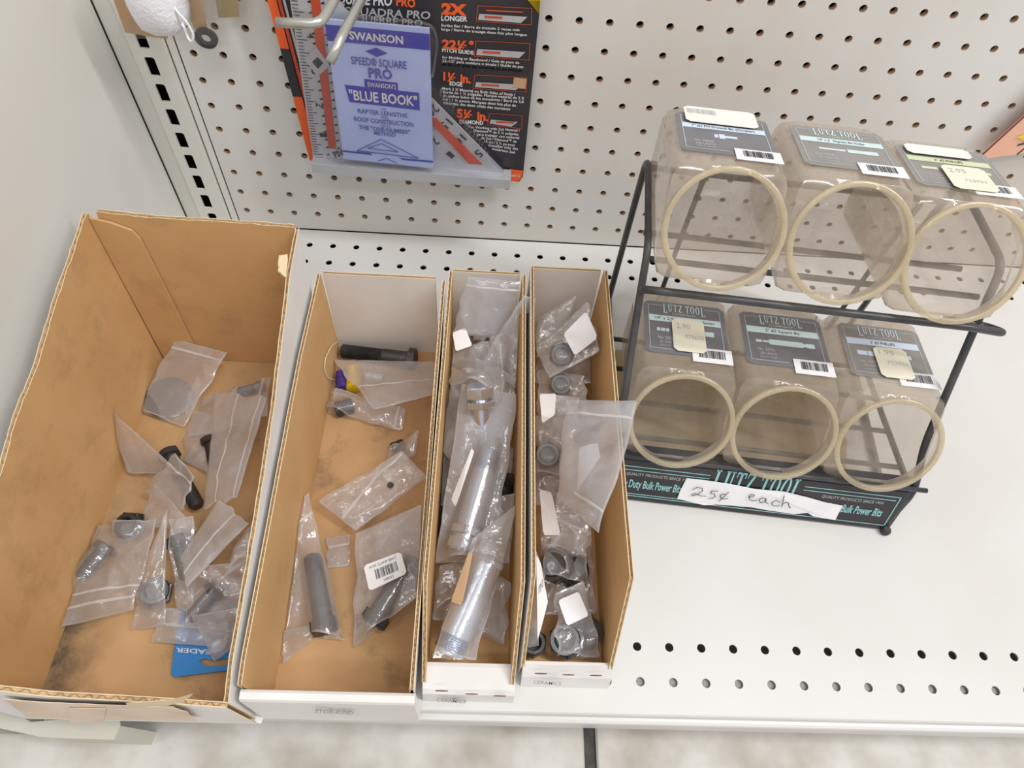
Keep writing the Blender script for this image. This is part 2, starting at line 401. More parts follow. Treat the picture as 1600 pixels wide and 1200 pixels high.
mb = MB(); mb.box((-.3245, .0, .0), (-.3180, .003, .6)); mb.build('side_strip', M_steel, up)

# shelf deck with punched rows
def deckT(x, y, d): return V((x, y, -d))
sh = thing('shelf_deck', 'wide cream metal shelf deck with punched hole rows, carrying the cardboard boxes and the rack', 'shelf', (.2, -.25, 0))
mb = MB()
yF = -.4845
xl, xr = -.2880, .86
def hole_row(yc, half, xoff, xa=xl):
    n0 = int((xa-xoff*INCH)/INCH)-1; c = []
    k = n0
    while (k+xoff)*INCH < xr:
        x = (k+xoff)*INCH
        if x-INCH/2 >= xa-.001: c.append(x)
        k += 1
    mb.face([deckT(xa, yc-half, 0), deckT(c[0]-INCH/2, yc-half, 0), deckT(c[0]-INCH/2, yc+half, 0), deckT(xa, yc+half, 0)])
    for x in c:
        perforated(mb, x-INCH/2, x+INCH/2, yc-half, yc+half, x, yc, .0034, deckT, .0012, 12)
yA, yB, yS0, yS1 = -17.233*INCH, -18.24*INCH, -.938*INCH, -1.924*INCH
hB = (yA-yB)/2; hS = (yS0-yS1)/2
XL2 = -.3735
hole_row(yA, hB, .473+0, XL2); hole_row(yB, hB, .4785, XL2); hole_row(yS0, hS, .650, XL2); hole_row(yS1, hS, .632, XL2)
mb.face([deckT(XL2, yS0+hS, 0), deckT(xr, yS0+hS, 0), deckT(xr, -.001, 0), deckT(XL2, -.001, 0)])
mb.face([deckT(XL2, yA+hB, 0), deckT(xr, yA+hB, 0), deckT(xr, yS1-hS, 0), deckT(XL2, yS1-hS, 0)])
mb.face([deckT(XL2, yF, 0), deckT(xr, yF, 0), deckT(xr, yB-hB, 0), deckT(XL2, yB-hB, 0)])
mb.build('deck_plate', [M_deck, M_deck], sh, merge=True)
mb = MB()
prof = [(yF, 0), (yF-.0012, -.0004), (yF-.0022, -.0016), (yF-.0028, -.004), (yF-.0030, -.0065), (yF-.0018, -.0072), (yF-.0018, -.0078),
        (yF-.0050, -.0082), (yF-.0068, -.0090), (yF-.0075, -.0110), (yF-.0075, -.030), (yF-.004, -.032)]
mb.grid(lambda a, b: V((XL2+(xr-XL2)*a, prof[round(b*(len(prof)-1))][0], prof[round(b*(len(prof)-1))][1])), 1, len(prof)-1)
mb.build('front_lip', M_deck, sh)
mb = MB(); mb.box((XL2, yB-.014, -.0042), (xr, yB+.008, -.0030)); mb.box((XL2, yA-.010, -.0150), (xr, yA+.016, -.0135)); mb.build('flange_and_fill_bar', M_flange, sh)  # lower bar is added so the inner front hole row shows grey, not black
mb = MB(); mb.box((XL2, -.455, -.11), (xr, -.452, -.004)); mb.build('kick_plate', M_deck, sh)

# floor
fl = MB(); fl.box((-2.2, -2.6, -.108), (2.4, .2, -.1035)); fo = fl.build('floor', M_grout); tag(fo, 'dark grout bed of the tiled shop floor', kind='structure')
def tile(x0, x1, y0, y1, nm):
    m_ = MB(); T = lambda p: p
    b = .0015
    m_.loft([[(x0, y0, -.1035), (x1, y0, -.1035), (x1, y1, -.1035), (x0, y1, -.1035)], [(x0, y0, -.1015), (x1, y0, -.1015), (x1, y1, -.1015), (x0, y1, -.1015)],
             [(x0+b, y0+b, -.1), (x1-b, y0+b, -.1), (x1-b, y1-b, -.1), (x0+b, y1-b, -.1)]], cap1=True)
    return m_.build('tile', M_floor, fo)
gx = .0640
tw = .61
for i in range(-4, 5):
    for j in range(0, 5):
        X0 = gx+i*tw+.0052; Y1 = -.22-(j-1)*tw
        tile(X0, X0+tw-.0104, Y1-tw+.0104, Y1, 'tile')

# bracket foot under the left end of the deck
br = thing('base_bracket', 'beige folded steel base bracket showing under the front left corner of the torn brown box', 'bracket', (-.34, -.49, -.10))
mb = MB()
zt = -.030
P = [PZ(x, y, zt) for x, y in [(-40, 1088), (0, 1100), (48, 1128), (120, 1122), (186, 1120), (188, 1134), (178, 1156), (66, 1152), (0, 1138), (-40, 1120)]]
mb.slab([P[1], P[2], P[7], P[8]], (0, 0, -.0015)); mb.slab([P[2], P[3], P[4], P[5], P[6], P[7]], (0, 0, -.0015)); mb.slab([P[0], P[1], P[8], P[9]], (0, 0, -.0015))
mb.face([P[8], P[7], P[7]+V((0, .004, -.07)), P[8]+V((0, .004, -.07))]); mb.face([P[7], P[6], P[6]+V((0, .004, -.07)), P[7]+V((0, .004, -.07))])
mb.face([P[6], P[5], P[5]+V((0, .004, -.07)), P[6]+V((0, .004, -.07))])
mb.build('folded_plate', M_bracket, br)
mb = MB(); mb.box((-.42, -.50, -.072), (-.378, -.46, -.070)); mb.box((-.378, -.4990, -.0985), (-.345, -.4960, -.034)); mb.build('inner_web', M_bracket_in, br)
exec_marker = 1

# ================================================================== CARDBOARD BOXES
def interp(tab, s):
    if s <= tab[0][0]: return tab[0][1]
    for (a, za), (b, zb) in zip(tab, tab[1:]):
        if s <= b: return za+(zb-za)*(s-a)/(b-a)
    return tab[-1][1]
def corr_panel(name, parent, p0, p1, prof, lean, out, th=.0040, torn=0.0, seed=0, inner=None, outer=None, z0=.0, label=None, flute=True, lean0=None):
    """double-faced corrugated wall. p0,p1: inner bottom ends (x,y); prof: [(s, ztop)] with s 0..1; lean: horizontal shift of the
    inner face per metre of height; out: unit vector to the outside."""
    inner = inner or M_kraft; outer = outer or M_white
    p0, p1, out, lean = V((p0[0], p0[1], 0)), V((p1[0], p1[1], 0)), V((out[0], out[1], 0)), V((lean[0], lean[1], 0))
    lean0 = lean if lean0 is None else V((lean0[0], lean0[1], 0))
    Ln = (p1-p0).length; n = max(8, int(Ln/.004))
    def top(s, k): 
        z = interp(prof, s)
        if torn: z += torn*(noise.noise(V((s*Ln*90+seed*9, k*7.3, 1)))*.6+noise.noise(V((s*Ln*300, k*3.1, seed)))*.5+noise.noise(V((s*Ln*25, seed*3.0, 5)))*.8)
        return z
    def pt(s, z, o): return p0+(p1-p0)*s+(lean0*(1-s)+lean*s)*z+out*o+V((0, 0, z))
    mb = MB()
    for (o0, o1, k, mi_in, mi_out) in ((0, .0006, 1, 0, 2), (th-.0006, th, 2, 2, 1)):
        for i in range(n):
            a, b = i/n, (i+1)/n; za, zb = top(a, k), top(b, k)
            nz = 3
            for q in range(nz):
                t0, t1 = q/nz, (q+1)/nz
                mb.face([pt(a, z0+(za-z0)*t0, o0), pt(b, z0+(zb-z0)*t0, o0), pt(b, z0+(zb-z0)*t1, o0), pt(a, z0+(za-z0)*t1, o0)], mi_in)
                mb.face([pt(b, z0+(zb-z0)*t0, o1), pt(a, z0+(za-z0)*t0, o1), pt(a, z0+(za-z0)*t1, o1), pt(b, z0+(zb-z0)*t1, o1)], mi_out)
            mb.face([pt(a, za, o0), pt(b, zb, o0), pt(b, zb, o1), pt(a, za, o1)], 3)
        for s in (0, 1): mb.face([pt(s, z0, o0), pt(s, z0, o1), pt(s, top(s, k), o1), pt(s, top(s, k), o0)], 3)
    w = mb.build(name, [inner, outer, M_flute, M_rim], parent, merge=True, label=label)
    if flute:
        mb = MB(); nn = int(Ln/.0009); am = (th-.0014)/2; tt = .0003
        pv = None
        for i in range(nn+1):
            s = i/nn; o = th/2+am*sin(2*pi*s*Ln/.0072); z = top(s, 3)-.0006
            q = (pt(s, z-.003, o), pt(s, z, o), pt(s, z-.0022, .0005), pt(s, z-.0022, th-.0005))
            if pv: mb.face([pv[0], q[0], q[1], pv[1]]); mb.face([pv[2], q[2], q[3], pv[3]])  # flat filler ribbon added between the liners so flute cells look less dark
            pv = q
        f = mb.build('corrugation_and_filler', M_flute, w)
    return w
def floor_panel(parent, x0, x1, y0, y1, m):
    mb = MB(); mb.box((x0, y0, .0004), (x1, y1, .0034)); return mb.build('floor_panel', m, parent)

# --- big torn brown box
b1 = thing('torn_cardboard_box', 'large brown corrugated box with ragged torn rim against the left side panel', 'box', (-.27, -.34, .0))
L1 = [(y, z) for y, z in [(-.168, .166), (-.2046, .1590), (-.2301, .1570), (-.2686, .1475), (-.2909, .1425), (-.309, .1412), (-.3331, .1388), (-.3692, .1301), (-.42, .136), (-.50, .150)]]
ya, yb = -.1865, -.4955
SP = lambda tab, a, b, lb: [((a+lb*z-y)/(a+lb*z-b), z) for y, z in tab]
Lt = SP(L1, ya, yb, .125)
corr_panel('left_wall', b1, (-.3452, ya), (-.3458, yb), Lt, (-.04, 0), (-1, 0), .0034, .0018, 1, lean0=(-.04, .125))
R1 = [(-.1643, .1622), (-.2103, .1553), (-.2555, .1383), (-.3056, .1197), (-.3622, .1052), (-.4013, .0968), (-.4341, .0899), (-.4721, .0833), (-.4947, .0737)]
corr_panel('right_wall', b1, (-.1955, ya), (-.1950, yb), SP(R1, ya, yb, .125), (.010, 0), (1, 0), .0030, .0022, 2, lean0=(.010, .125))
corr_panel('back_wall', b1, (-.3455, ya), (-.1950, ya), [(0, .1670), (.3, .1640), (.6, .1640), (1, .1625)], (0, .125), (0, 1), .0034, .0014, 3)
corr_panel('front_wall', b1, (-.3500, yb+.001), (-.1915, yb+.001), [(0, .150), (.2, .131), (.3, .119), (.42, .104), (.6, .096), (.8, .088), (1, .0770)], (0, -.012), (0, -1), .0034, .0020, 4)
floor_panel(b1, -.3458, -.1948, yb, ya, M_kraft_floor)
# folded glue flap on the inside of the back wall
mb = MB()
def bk(px, py, off=.0009):
    o = V((0, ya, 0)); n = V((0, 1, -.125)).normalized(); p = PP(px, py, o, n); return p-n*off
fpts = [bk(137, 337), bk(175, 345), bk(208, 357), bk(221, 371), bk(262, 452), bk(303, 534), bk(259, 558)]
fpts[0].x = max(fpts[0].x, -.351); fpts[-1].x = max(fpts[-1].x, -.345); mb.slab(fpts, (0, -.0022, 0)); mb.build('glue_flap', [M_kraft], b1)
# torn tape and paper layers on the outer front face
mb = MB()
def fr(px, py, d=0): return PY(px, py, yb-.0045-d)
rnd = random.Random(5)
def ragged(pts, n=5, amp=.0008):
    out = []
    for k in range(len(pts)):
        a, b = V(pts[k]), V(pts[(k+1) % len(pts)])
        for i in range(n): out.append(a+(b-a)*(i/n)+V((rnd.uniform(-1, 1)*amp, 0, rnd.uniform(-1, 1)*amp)))
    return out
mb.slab(ragged([fr(5, 1092, .001), fr(60, 1096, .001), fr(150, 1100, .001), fr(270, 1104, .001), fr(292, 1112, .001), fr(310, 1126, .001), fr(45, 1121, .001), fr(20, 1100, .001)]), (0, -.0004, 0))
mb.slab(ragged([fr(108, 1106, .0016), fr(166, 1106, .0016), fr(162, 1128, .0016), fr(110, 1128, .0016)], 4, .0004), (0, -.0004, 0))
mb.build('torn_tape', M_tape, b1)
mb = MB(); mb.slab(ragged([fr(196, 1098, .0022), fr(270, 1093, .0022), (PY(300, 1084, -.504)), (PY(286, 1096, -.504)), fr(262, 1102, .0022), fr(200, 1102, .0022)], 3, .0005), (0, -.0004, 0)); mb.build('torn_strip', M_rim, b1)
# pale knot of torn liner on the right rim
mb = MB(); o = PX(447, 420, -.193); mb.slab(ragged([o+V((0, -.006, -.004)), o+V((-.006, -.002, -.002)), o+V((-.006, .008, .004)), o+V((0, .01, .004))], 4, .0006), (.0004, 0, .0012)); mb.build('torn_scrap', M_rim, b1)
# small white flap sticking out at the front right corner
mb = MB(); mb.slab([PZ(362, 1092, .014), PZ(385, 1098, .010), PZ(413, 1118, -.004+.008), PZ(408, 1131, .001), PZ(396, 1129, .001), PZ(352, 1108, .010)], (0, 0, .0008)); mb.build('corner_flap', M_white, b1)

def bin_box(label, loc, xi0, xi1, yb_, yf, prof, hb, lean0, lean1, inner_back=.125, backcol=None, seeds=1, th=.0036, xf0=None, xf1=None):
    b = thing('parts_bin', label, 'box', loc, 'long narrow cardboard parts bins beside the big box')
    xf0 = xi0 if xf0 is None else xf0; xf1 = xi1 if xf1 is None else xf1
    P_ = SP(prof, yb_, yf, inner_back)
    corr_panel('left_wall', b, (xi0, yb_), (xf0, yf), P_, (lean0, 0), (-1, 0), th, .0005, seeds, M_kraft2, lean0=(lean0, inner_back))
    corr_panel('right_wall', b, (xi1, yb_), (xf1, yf), P_, (lean1, 0), (1, 0), th, .0005, seeds+1, M_kraft2, lean0=(lean1, inner_back))
    corr_panel('back_wall', b, (xi0, yb_), (xi1, yb_), [(0, hb), (1, hb)], (0, inner_back), (0, 1), .0030, .0004, seeds+2, backcol or M_white)
    floor_panel(b, min(xi0, xf0), max(xi1, xf1), yf, yb_, M_kraft_floor2 if seeds < 20 else M_kraft2)
    return b
# --- wide bin
b2 = bin_box('widest white-fronted parts bin, immediately right of the torn brown box', (-.135, -.33, 0), -.1828, -.0860, -.1650, -.4860,
             [(-.16, .1075), (-.25, .1068), (-.297, .102), (-.338, .0976), (-.376, .0934), (-.4113, .0895), (-.4443, .0859), (-.4714, .0828), (-.4887, .0783)],
             .107, -.012, .055, .02, None, 10, .0030, None, -.0835)
def lip(b, xa, xb, sec, xa2=None, xb2=None, cap=True):
    """front board: cross section sec [(y,z)] closed, between xa and xb, rounded a little"""
    mb = MB(); l0 = [V((xa, y, z)) for y, z in sec]; l1 = [V((xb, y, z)) for y, z in sec]
    for k, (p, q) in enumerate(zip(l0, l1)):
        if xa2: p.x += xa2[k]
        if xb2: q.x += xb2[k]
    mb.loft([l0, l1], cap0=True, cap1=True); return mb.build('front_lip', M_white, b)
lip(b2, -.1868, -.0760, [(-.4860, .0005), (-.4860, .066), (-.4868, .0690), (-.4885, .0700), (-.4925, .0688), (-.4935, .066), (-.4945, .002), (-.4945, .0005)])
# --- narrow bins
pr3 = [(-.15, .1060), (-.30, .1060), (-.40, .1040), (-.423, .1030), (-.4720, .026)]
b3 = bin_box('middle parts bin packed with bagged silver bolts', (-.042, -.31, 0), -.0722, -.0125, -.1520, -.4720, pr3, .104, .004, .02, .02, None, 22, .0030)
lip(b3, -.0745, -.0085, [(-.4690, .0034), (-.4590, .0265), (-.4592, .0295), (-.4620, .0300), (-.4755, .0215), (-.4785, .0180), (-.4800, .0005), (-.4730, .0005)], None, None)
pr4 = [(-.15, .1120), (-.42, .1100), (-.4600, .026)]
b4 = bin_box('right-hand parts bin holding bagged lock nuts, next to the wire rack', (.03, -.30, 0), -.0020, .0590, -.1480, -.4600, pr4, .109, .01, .02, .02, None, 32, .0030)
lip(b4, -.0030, .0632, [(-.4560, .0034), (-.4555, .0240), (-.4560, .0265), (-.4585, .0270), (-.4630, .0195), (-.4650, .0165), (-.4685, .0005), (-.4610, .0005)])
def punch(b, pxs, y, z, ny):
    for (px, py) in pxs:
        p = PY(px, py, y); mb = MB(); mb.slab([p+V((.0045*cos(a), 0, .0016*sin(a))) for a in [2*pi*k/12 for k in range(12)]], (0, -.0004, 0)); mb.build('punched_slot', M_dred, b)
punch(b3, [(690, 1079), (737, 1084), (781, 1087)], -.4793, 0, 0)
punch(b4, [(845, 1052), (888, 1054), (931, 1055)], -.4655, 0, 0)
def front_print(b, txt, a, c, h, y):
    A, B = PY(*a, y), PY(*c, y); mb = MB(); letter(mb, txt, A, B, PY(a[0]+1, a[1]-h, y)-A, .005); mb.build('lettering', M_gink2, b)
front_print(b2, 'STOR-KIND', (492, 1114), (551, 1117), 6, -.4953)
front_print(b3, 'CERAMICS', (682, 1096), (727, 1099), 5, -.4812)
front_print(b4, 'CERAMICS', (833, 1068), (876, 1071), 5, -.4697)

# ================================================================== WIRE RACK AND JARS
RB = V((.3174, -.3346, 0)); RA = -.087
RU = V((cos(RA), sin(RA), 0)); RV = V((-sin(RA), cos(RA), 0)); RW = V((0, 0, 1))
def RL(u, v, w): return RB+RU*u+RV*v+RW*w
rack = thing('wire_display_rack', 'two-tier black wire rack holding the clear jars, with a printed sign along its foot', 'rack', RL(-.125, .1, 0))
wr = .0030
for nm, U, tw_ in (('left_frame', -.250, .005), ('right_frame', 0.004, -.004)):
    mb = MB()
    mb.tube(bend([RL(U, .010, .004), RL(U, .017, .048), RL(U, .046, .075 if U > -.1 else .100), RL(U, .098, .165 if U > -.1 else .155), RL(U, .122, .209 if U > -.1 else .186), RL(U, .188, .2045 if U > -.1 else .191),
                  RL(U, .222, .200 if U > -.1 else .190), RL(U, .225, .160), RL(U, .226, .0032)], .012, 5), wr, 10)
    mb.tube(bend([RL(U, .226, .0032), RL(U, .11, .0035), RL(U, .010, .004)], .004), wr, 8)
    mb.build(nm, M_wire, rack, smooth=True)
def cross(pts, r=wr, nm='cross_wire', b_=.01):
    mb = MB(); mb.tube(bend(pts, b_, 5), r, 10); return mb.build(nm, M_wire, rack, smooth=True)
# front wire of the upper tier with its end loops
cross([RL(-.248, .104, .158), RL(-.252, .088, .176), RL(-.244, .081, .1835), RL(-.0150, .081, .1835), RL(.016, .086, .176), RL(.012, .098, .168), RL(-.020, .104, .166), RL(-.026, .088, .176)], wr, 'front_wire', .006)
for v_, w_ in ((.118, .178), (.153, .172)): cross([RL(-.250, v_, w_), RL(.004, v_, w_)], .0024)
cross([RL(-.250, .222, .181), RL(.004, .222, .181)], .0026)
for u_ in (-.199, -.014): cross([RL(u_, .222, .176), RL(u_, .226, .10), RL(u_, .226, .003)], .0024, 'stay_wire', .01)
for v_, w_ in ((.045, .036), (.085, .030), (.125, .024), (.165, .018)): cross([RL(-.250, v_, w_), RL(.004, v_, w_)], .0024)
for U in (-.250, .004):
    cross([RL(U, .017, .043), RL(U, .10, .030), RL(U, .222, .012)], .0026, 'side_wire')
# sign tray along the foot
sg0, sg1, sgw = -.250, -.0005, V((0, 0, 0))
def SGN(s, t): return RL(sg0+(sg1-sg0+.0015*0)*s + .000*t, .0005+.0165*t, .002+.0480*t)
mb = MB()
nrm = (RW*.0165-RV*.048).normalized()
mb.slab([SGN(-.01, 0), SGN(1.01, 0), SGN(1.02, 1), SGN(-.01, 1)], -nrm*.0015)
mb.slab([RL(-.254, .0170, .0500), RL(.006, .0170, .0500), RL(.006, .030, .0485), RL(-.254, .030, .0485)], (0, 0, -.0012))
mb.build('sign_tray', M_wire, rack)
cross([RL(-.254, .0165, .0515), RL(.012, .0165, .0515)], .0022, 'top_rail')
for u_ in (-.247, -.001):
    mb = MB(); c_ = RL(u_, -.001, .003)
    mb.loft([[c_+V((r_*cos(2*pi*k/12), r_*sin(2*pi*k/12), z_)) for k in range(12)] for r_, z_ in ((.0034, -.0025), (.0042, -.001), (.0042, .002), (.003, .004))], True, True); mb.build('rubber_foot', M_rubber, rack)
# printed sign
sp = MB(); so = SGN(0, 0)
def SQ(px, py, d=.0008): return PP(px, py, so+nrm*d, nrm)
sp.slab([SGN(0, .04)+nrm*.0001, SGN(1, .04)+nrm*.0001, SGN(1, .93)+nrm*.0001, SGN(0, .93)+nrm*.0001], nrm*.0005)
sign = sp.build('sign_panel', M_black, rack)
mb = MB()
def ln(mb, A, B, w, n):
    A, B = V(A), V(B); d = (B-A).normalized().cross(n)*w/2; mb.face([A-d, B-d, B+d, A+d])
q = lambda s, t: SGN(s, t)+nrm*.0009
for a, b in (((.01, .12), (.985, .12)), ((.985, .12), (.985, .80)), ((.985, .80), (.66, .80)), ((.01, .80), (.34, .80)), ((.01, .72), (.34, .72)), ((.66, .72), (.975, .72)), ((.01, .12), (.01, .80)), ((.01, .17), (.49, .17))):
    ln(mb, q(*a), q(*b), .0009, nrm)
serif_word(mb, q(.355, .42), q(.650, .42), q(.355, .90)-q(.355, .42))
letter(mb, 'Heavy Duty Bulk Power Bits', q(.020, .32), q(.262, .32), q(.025, .50)-q(.025, .32), .02)
letter(mb, 'Heavy Duty Bulk Power Bits', q(.705, .32), q(.955, .32), q(.705, .50)-q(.705, .32), .02)
letter(mb, 'COMPANY', q(.44, .20), q(.58, .20), q(.44, .32)-q(.44, .20), .02)
mb.build('lettering', M_cyan, rack)
mb = MB(); letter(mb, 'QUALITY PRODUCTS SINCE 1934', q(.06, .60), q(.28, .60), q(.06, .665)-q(.06, .60), .0)
mb.build('small_lettering', M_gink, rack); mb = MB()
letter(mb, 'QUALITY PRODUCTS SINCE 1934', q(.73, .60), q(.94, .60), q(.73, .665)-q(.73, .60), .0); mb.build('small_lettering', M_gink, rack)
# hand-written price strip
ps = thing('handwritten_price_strip', 'torn white paper strip with handwritten 25 cent price taped across the rack sign', 'label', SGN(.55, .5))
mb = MB(); pts = [(1073, 747), (1100, 750), (1140, 756), (1180, 764), (1225, 768), (1262, 777), (1290, 785), (1317, 790), (1311, 800), (1305, 812), (1298, 811), (1270, 806), (1262, 801), (1240, 803), (1200, 797), (1172, 792), (1120, 788), (1100, 789), (1075, 783), (1058, 779), (1064, 764)]
mb.slab([SQ(x, y, .0015+.0012*noise.noise(V((x*.03, y*.05, 0)))) for x, y in pts], nrm*.0003); mb.build('paper', M_paper, ps)
mb = MB()
def stroke(pts, w=.0007):
    P_ = [SQ(x, y, .0034) for x, y in pts]
    for a, b in zip(P_, P_[1:]): ln(mb, a-(b-a)*.08, b+(b-a)*.08, w, nrm)
def zz(l): return [(960+x*.3, 680+y*.3) for x, y in l]
stroke(zz([(408, 285), (430, 272), (455, 276), (460, 290), (440, 306), (412, 316), (402, 312), (418, 304), (450, 316), (478, 318)]))
stroke(zz([(508, 290), (500, 304), (520, 306), (526, 320), (512, 330), (490, 328)])); stroke(zz([(508, 290), (538, 292)]))
stroke(zz([(580, 310), (562, 306), (550, 318), (556, 330), (575, 332), (592, 330)])); stroke(zz([(592, 300), (548, 342)]))
stroke(zz([(700, 322), (722, 322), (730, 314), (716, 308), (700, 320), (704, 336), (722, 342), (742, 338)]))
stroke(zz([(790, 332), (768, 326), (752, 338), (760, 352), (778, 350), (790, 334), (788, 350), (800, 358)]))
stroke(zz([(862, 350), (842, 340), (820, 352), (822, 366), (845, 370), (862, 366)]))
stroke(zz([(884, 318), (872, 372)])); stroke(zz([(874, 362), (892, 350), (906, 354), (908, 368), (914, 380), (918, 376)]))
mb.build('handwriting', M_ink, ps)

def make_jar(label, uc, v0, w0, t, droop, hs, lab):
    """square clear counter jar with slanted front and round mouth. (v0,w0) = mouth centre, t = backward tilt of the mouth"""
    g = 'clear square counter jars with round mouths on the rack'
    e = RV*sin(t)+RW*cos(t); n = -RV*cos(t)+RW*sin(t); Cm = RL(uc, v0, w0)
    base = RL(uc, v0+.05, w0-.045); j = thing('counter_jar', label, 'jar', base, g)
    NP = 48; A = [2*pi*k/NP for k in range(NP)]
    def circ(r, d): return [Cm+RU*(r*cos(a))+e*(r*sin(a))+n*d for a in A]
    def sqp(a, h, k):   # rounded square, half size h, corner k
        c, s = cos(a), sin(a); p = 9
        rr = (abs(c)**p+abs(s)**p)**(-1/p); return rr*c*h, rr*s*h
    H = .0405
    def front(h, d): return [Cm+RU*sqp(a, h, 0)[0]+e*(sqp(a, h, 0)[1]+.001)+n*d for a in A]
    DT, DB = .086, .128   # top depth and bottom depth
    bd = (RV*cos(droop)-RW*sin(droop))
    tf = Cm+e*(H+.001)-n*.012; bf = Cm-e*(H-.001)-n*.012
    tb = tf+bd*DT; bb = bf+bd*DB
    def back(k, inset=0):
        out = []
        for a in A:
            x, y = sqp(a, 1, 0); x *= (H-inset); yy = (y*(H-inset)/H+1)/2
            out.append((bf+(bb-bf)*k)*(1-yy)+(tf+(tb-tf)*k)*yy+RU*x)
        return out
    mb = MB()
    mb.loft([circ(.0385, .003), circ(.0385, -.003), circ(.0388, -.0075), front(.0375, -.0082), front(.0398, -.0092), front(H, -.012), back(.12), back(.5), back(.94), back(.98, .0012), back(1, .005), back(1, .02), back(1, .039)], cap1=True)
    mb.build('body', F_jar, j, smooth=True, angle=.9)
    mb = MB()
    mb.loft([circ(.0385, .0030), circ(.0420, .0030), circ(.0424, .0022), circ(.0424, .0006), circ(.0418, 0), circ(.0388, -.0004)]); 
    mb.loft([circ(.0382, .0002), circ(.0382, .0036), circ(.0388, .0042), circ(.0412, .0042), circ(.0420, .0036)])
    mb.build('rim', F_rim, j, smooth=True, angle=.9)
    # printed label on the top face
    un = bd; nn = RU.cross(un).normalized()
    if nn.z < 0: nn = -nn
    o = tf+un*.012+nn*.0012
    TL = lambda s, t_, d=.0: o+RU*(-.0345+.069*s)+un*(.060*(t_))+nn*d     # s: left->right, t_: 0 near edge, 1 far edge
    mb = MB(); k = .06
    mb.slab([TL(k, 0), TL(1-k, 0), TL(1, k), TL(1, 1-k), TL(1-k, 1), TL(k, 1), TL(0, 1-k), TL(0, k)], nn*.0002)
    lb = mb.build('printed_label', lab.get('base', M_label), j)
    mb = MB(); D = .0004
    def LN(a, b, w=.0006): ln(mb, TL(*a, D), TL(*b, D), w, nn)
    LN((.06, .08), (.06, .92)); LN((.06, .92), (.24, .92)); LN((.94, .92), (.76, .92)); LN((.94, .92), (.94, .08)); LN((.06, .08), (.5, .08))
    mb2 = MB()
    mb2.face([TL(.06, .60, D), TL(.94, .60, D), TL(.94, .72, D), TL(.06, .72, D)])
    serif_word(mb2, TL(.24, .80, D*1.2), TL(.76, .80, D*1.2), TL(.25, .945, D)-TL(.25, .80, D))
    letter(mb, 'COMPANY', TL(.35, .75, D), TL(.65, .75, D), TL(.34, .79, D)-TL(.34, .75, D), .02)
    if lab.get('edge'):
        mbe = MB(); mbe.slab([TL(.12, .965, D), TL(.72, .965, D), TL(.72, 1.0, D), TL(.12, 1.0, D)], nn*.0002); mbe.build('blue_edge', M_blue2, lb)
    # little drawing of the tool bit
    for (a0, a1, h) in lab['bit']: mb2.face([TL(a0, .44-h, D), TL(a1, .44-h, D), TL(a1, .44+h, D), TL(a0, .44+h, D)])
    letter(mb, 'No. '+lab['no'], TL(.16, .26, D), TL(.36, .26, D), TL(.16, .315, D)-TL(.16, .26, D), .01)
    letter(mb, lab['units'], TL(.17, .185, D), TL(.37, .185, D), TL(.17, .235, D)-TL(.17, .185, D), .01)
    letter(mb, 'MADE IN TAIWAN', TL(.17, .13, D), TL(.37, .13, D), TL(.17, .16, D)-TL(.17, .13, D), .0)
    mb.build('frame_print', M_gink, lb); mb2.build('heading_print', lab['ink'], lb)
    mb = MB(); letter(mb, lab['txt'], TL(.5-lab['tw']/2, .635, D*1.5), TL(.5+lab['tw']/2, .635, D*1.5), TL(.5, .69, D)-TL(.5, .635, D), .0); mb.build('size_print', M_ink, lb)
    # bar code sticker
    mb = MB(); mb.slab([TL(.55, -.10, D*2), TL(1.02, -.10, D*2), TL(1.02, .16, D*2), TL(.55, .16, D*2)], nn*.0002, 0)
    barcode(mb, TL(.63, -.02, D*3.4), TL(.94, -.02, D)-TL(.63, -.02, D), TL(.63, .12, D)-TL(.63, -.02, D), seed=hash(lab['no']) % 97 if False else int(lab['no'][-2:]), mi=1)
    mb.build('barcode_sticker', [M_paper, M_ink], j)
    for st in lab.get('stickers', []):
        (a0, b0, a1, b1_, mm, txts) = st
        mb = MB(); r = .05; z = D*5
        mb.slab([TL(a0+r, b0, z), TL(a1-r, b0, z), TL(a1, b0+r, z), TL(a1, b1_-r, z), TL(a1-r, b1_, z), TL(a0+r, b1_, z), TL(a0, b1_-r, z), TL(a0, b0+r, z)], nn*.0002, 0)
        for (tx, s0_, t0_, s1_, h) in txts:
            if tx == '||': barcode(mb, TL(s0_, t0_, z+.0004), TL(s1_, t0_, z)-TL(s0_, t0_, z), TL(s0_, t0_+h, z)-TL(s0_, t0_, z), seed=5, mi=1)
            else: letter(mb, tx, TL(s0_, t0_, z+.0004), TL(s1_, t0_, z+.0004), TL(s0_, t0_+h, z)-TL(s0_, t0_, z), .0, mi=1)
        mb.build('price_sticker', [mm, M_gink], j)
    return j
bitA = [(.14, .28, .025), (.28, .86, .045)]
low = dict(v0=.0344, w0=.0864, t=.556, droop=.10, hs=.04)
make_jar('lower left clear jar, its price sticker reading 2.90 beside the nut setter print', -.2021, .0344, .0864, .556, .10, .04,
         dict(ink=M_lcyan, no='23029', units='25 UNITS', txt='1/4" x 2-9/16"  Mag Nut Setter', tw=.74, bit=[(.15, .19, .03), (.20, .25, .03), (.26, .30, .03), (.70, .84, .045)],
              stickers=[(.33, .04, .72, .66, M_pricey, [('2.90', .38, .47, .55, .10), ('479630', .47, .28, .70, .08)])]))
make_jar('lower middle clear jar whose label shows a pale blue power bit and no price sticker', -.1195, .0344, .0864, .556, .10, .04,
         dict(ink=M_lcyan, no='23032', units='100 UNITS', txt='2" #2 Square Bit', tw=.42, bit=[(.15, .22, .025), (.23, .31, .018), (.31, .72, .05), (.72, .76, .03), (.76, .86, .04)]))
